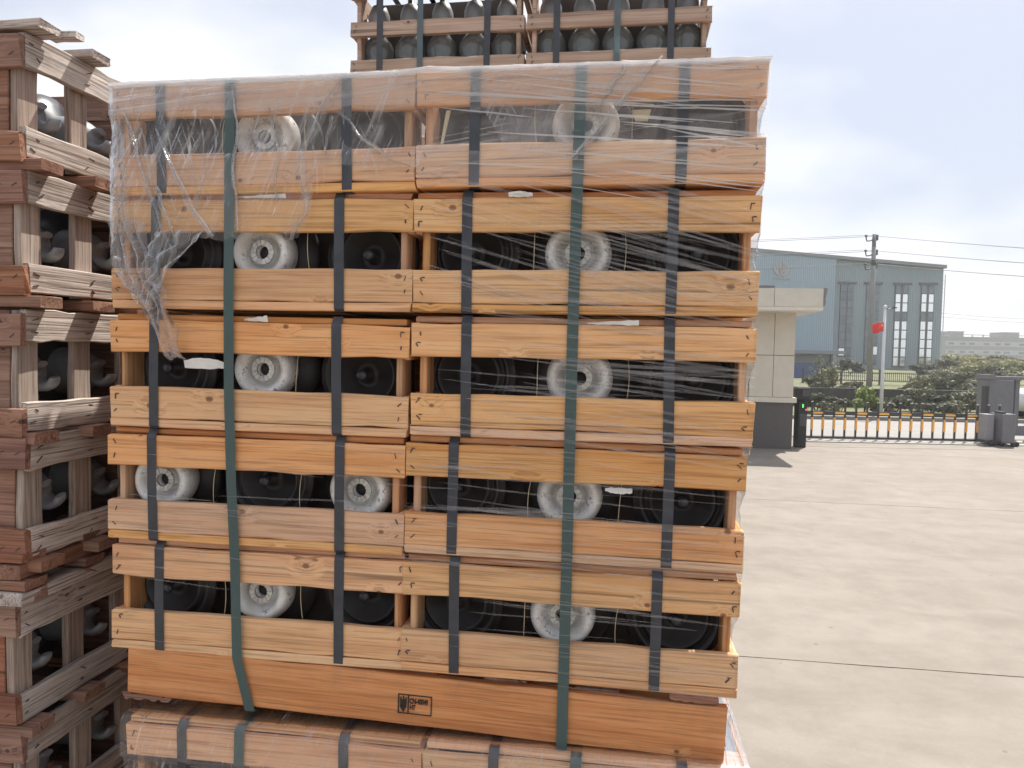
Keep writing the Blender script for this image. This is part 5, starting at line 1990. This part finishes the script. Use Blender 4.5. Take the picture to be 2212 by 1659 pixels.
# ---- utility pole and wires
UY = 43.0
ub = at_y(1877, 845, UY); ut = at_y(1887, 506, UY)
PCONC = plain('pole_concrete', (.24, .235, .235), .8, .1, 2)
PDARK = plain('pole_dark', (.11, .11, .12), .6, .1, 4)
uo = Vector((ub.x, UY, 0))
up = empty('utility_pole', uo, 'Tall grey utility pole with hooked insulator arms in front of the factory', 'utility pole')
tx = (ut.x - ub.x) * .6
bm = bmesh.new()
tube(bm, [(0, 0, -.3), (tx * .5, 0, ut.z / 2), (tx * .92, 0, ut.z * .92)], .17, 12, taper=.115)
mesh_obj('mast', finish(bm, 'mast', PCONC), up)
bm = bmesh.new()
tube(bm, [(tx * .80, 0, ut.z * .80), (tx, 0, ut.z)], .125, 12, taper=.10)
mesh_obj('head_sleeve', finish(bm, 'head_sleeve', PDARK), up)
WIRES = []
for (pya, pyb) in ((521, 505), (553, 532), (582, 560)):
    za = at_y(1880, pya, UY).z
    zc = at_y(1880, pya - 9, UY).z
    bm = bmesh.new()
    xx = tx * (za / ut.z)
    tube(bm, [(xx + .05, -.02, za + .12), (xx - .25, -.03, za + .02), (xx - .42, -.03, za), (xx - .46, -.03, za + .14), (xx - .47, -.03, za + .26)], .04, 6)
    lathe(bm, [(0, 0), (.07, .01), (.08, .06), (.05, .1), (0, .12)], 10, 'Z', c=(xx - .47, -.03, za + .24))
    mesh_obj('hook_arm', finish(bm, 'hook_arm', PDARK), up)
    bm = bmesh.new()
    box(bm, xx + .09, xx + .19, -.1, .1, za + .05, za + .35)
    mesh_obj('clamp', finish(bm, 'clamp', PDARK), up)
    WIRES += [(xx - .47, -.03, za + .33), (xx + .16, -.05, za + .28)]
WM = plain('wire_grey', (.22, .22, .24), .6, .05, 1)
for i, (wx, wy, wz) in enumerate(WIRES):
    bm = bmesh.new()
    pts = []
    for k in range(-16, 17):
        x = k * 3.4
        f = abs(k) / 16
        sag = 3.2 * f * (1 - f) * 1.25
        pts.append((x, wy - (.0 if k else 0) + .03 * x * 0, -sag))
    tube(bm, pts, .012, 5)
    o = mesh_obj('power_line', finish(bm, 'power_line', WM))
    o.location = uo + Vector((wx, 0, wz))
    tag(o, f"Power line {['uppermost front', 'uppermost back', 'middle front', 'middle back', 'lowest front', 'lowest back'][i]} of the six on the utility pole".replace('Power line', 'Grey power line,'), 'power line', 'power lines on the utility pole')
for i, (pa, pb_) in enumerate(((676, 690), (684, 698))):
    A, B = at_y(2030, pa, 150), at_y(2230, pb_, 150)
    bm = bmesh.new(); tube(bm, [A, (A + B) / 2 - Vector((0, 0, .15)), B], .035, 4)
    o = mesh_obj('distant_cable', finish(bm, 'distant_cable', WM))
    tag(o, ['Upper faint distant cable right of the factory', 'Lower faint distant cable right of the factory'][i], 'power line', 'distant cables')

# ---- haze
t = NT('haze')
pv = t.n('ShaderNodeVolumePrincipled')
pv.inputs['Color'].default_value = (.93, .95, 1.0, 1)
pv.inputs['Density'].default_value = .0010
pv.inputs['Anisotropy'].default_value = .3
t.l(pv.outputs[0], t.out.inputs['Volume'])
hz = mesh_obj('haze', box_me('haze', -720, 720, -70, 920, -1.4, 18.0, t.m))
tag(hz, kind='stuff')
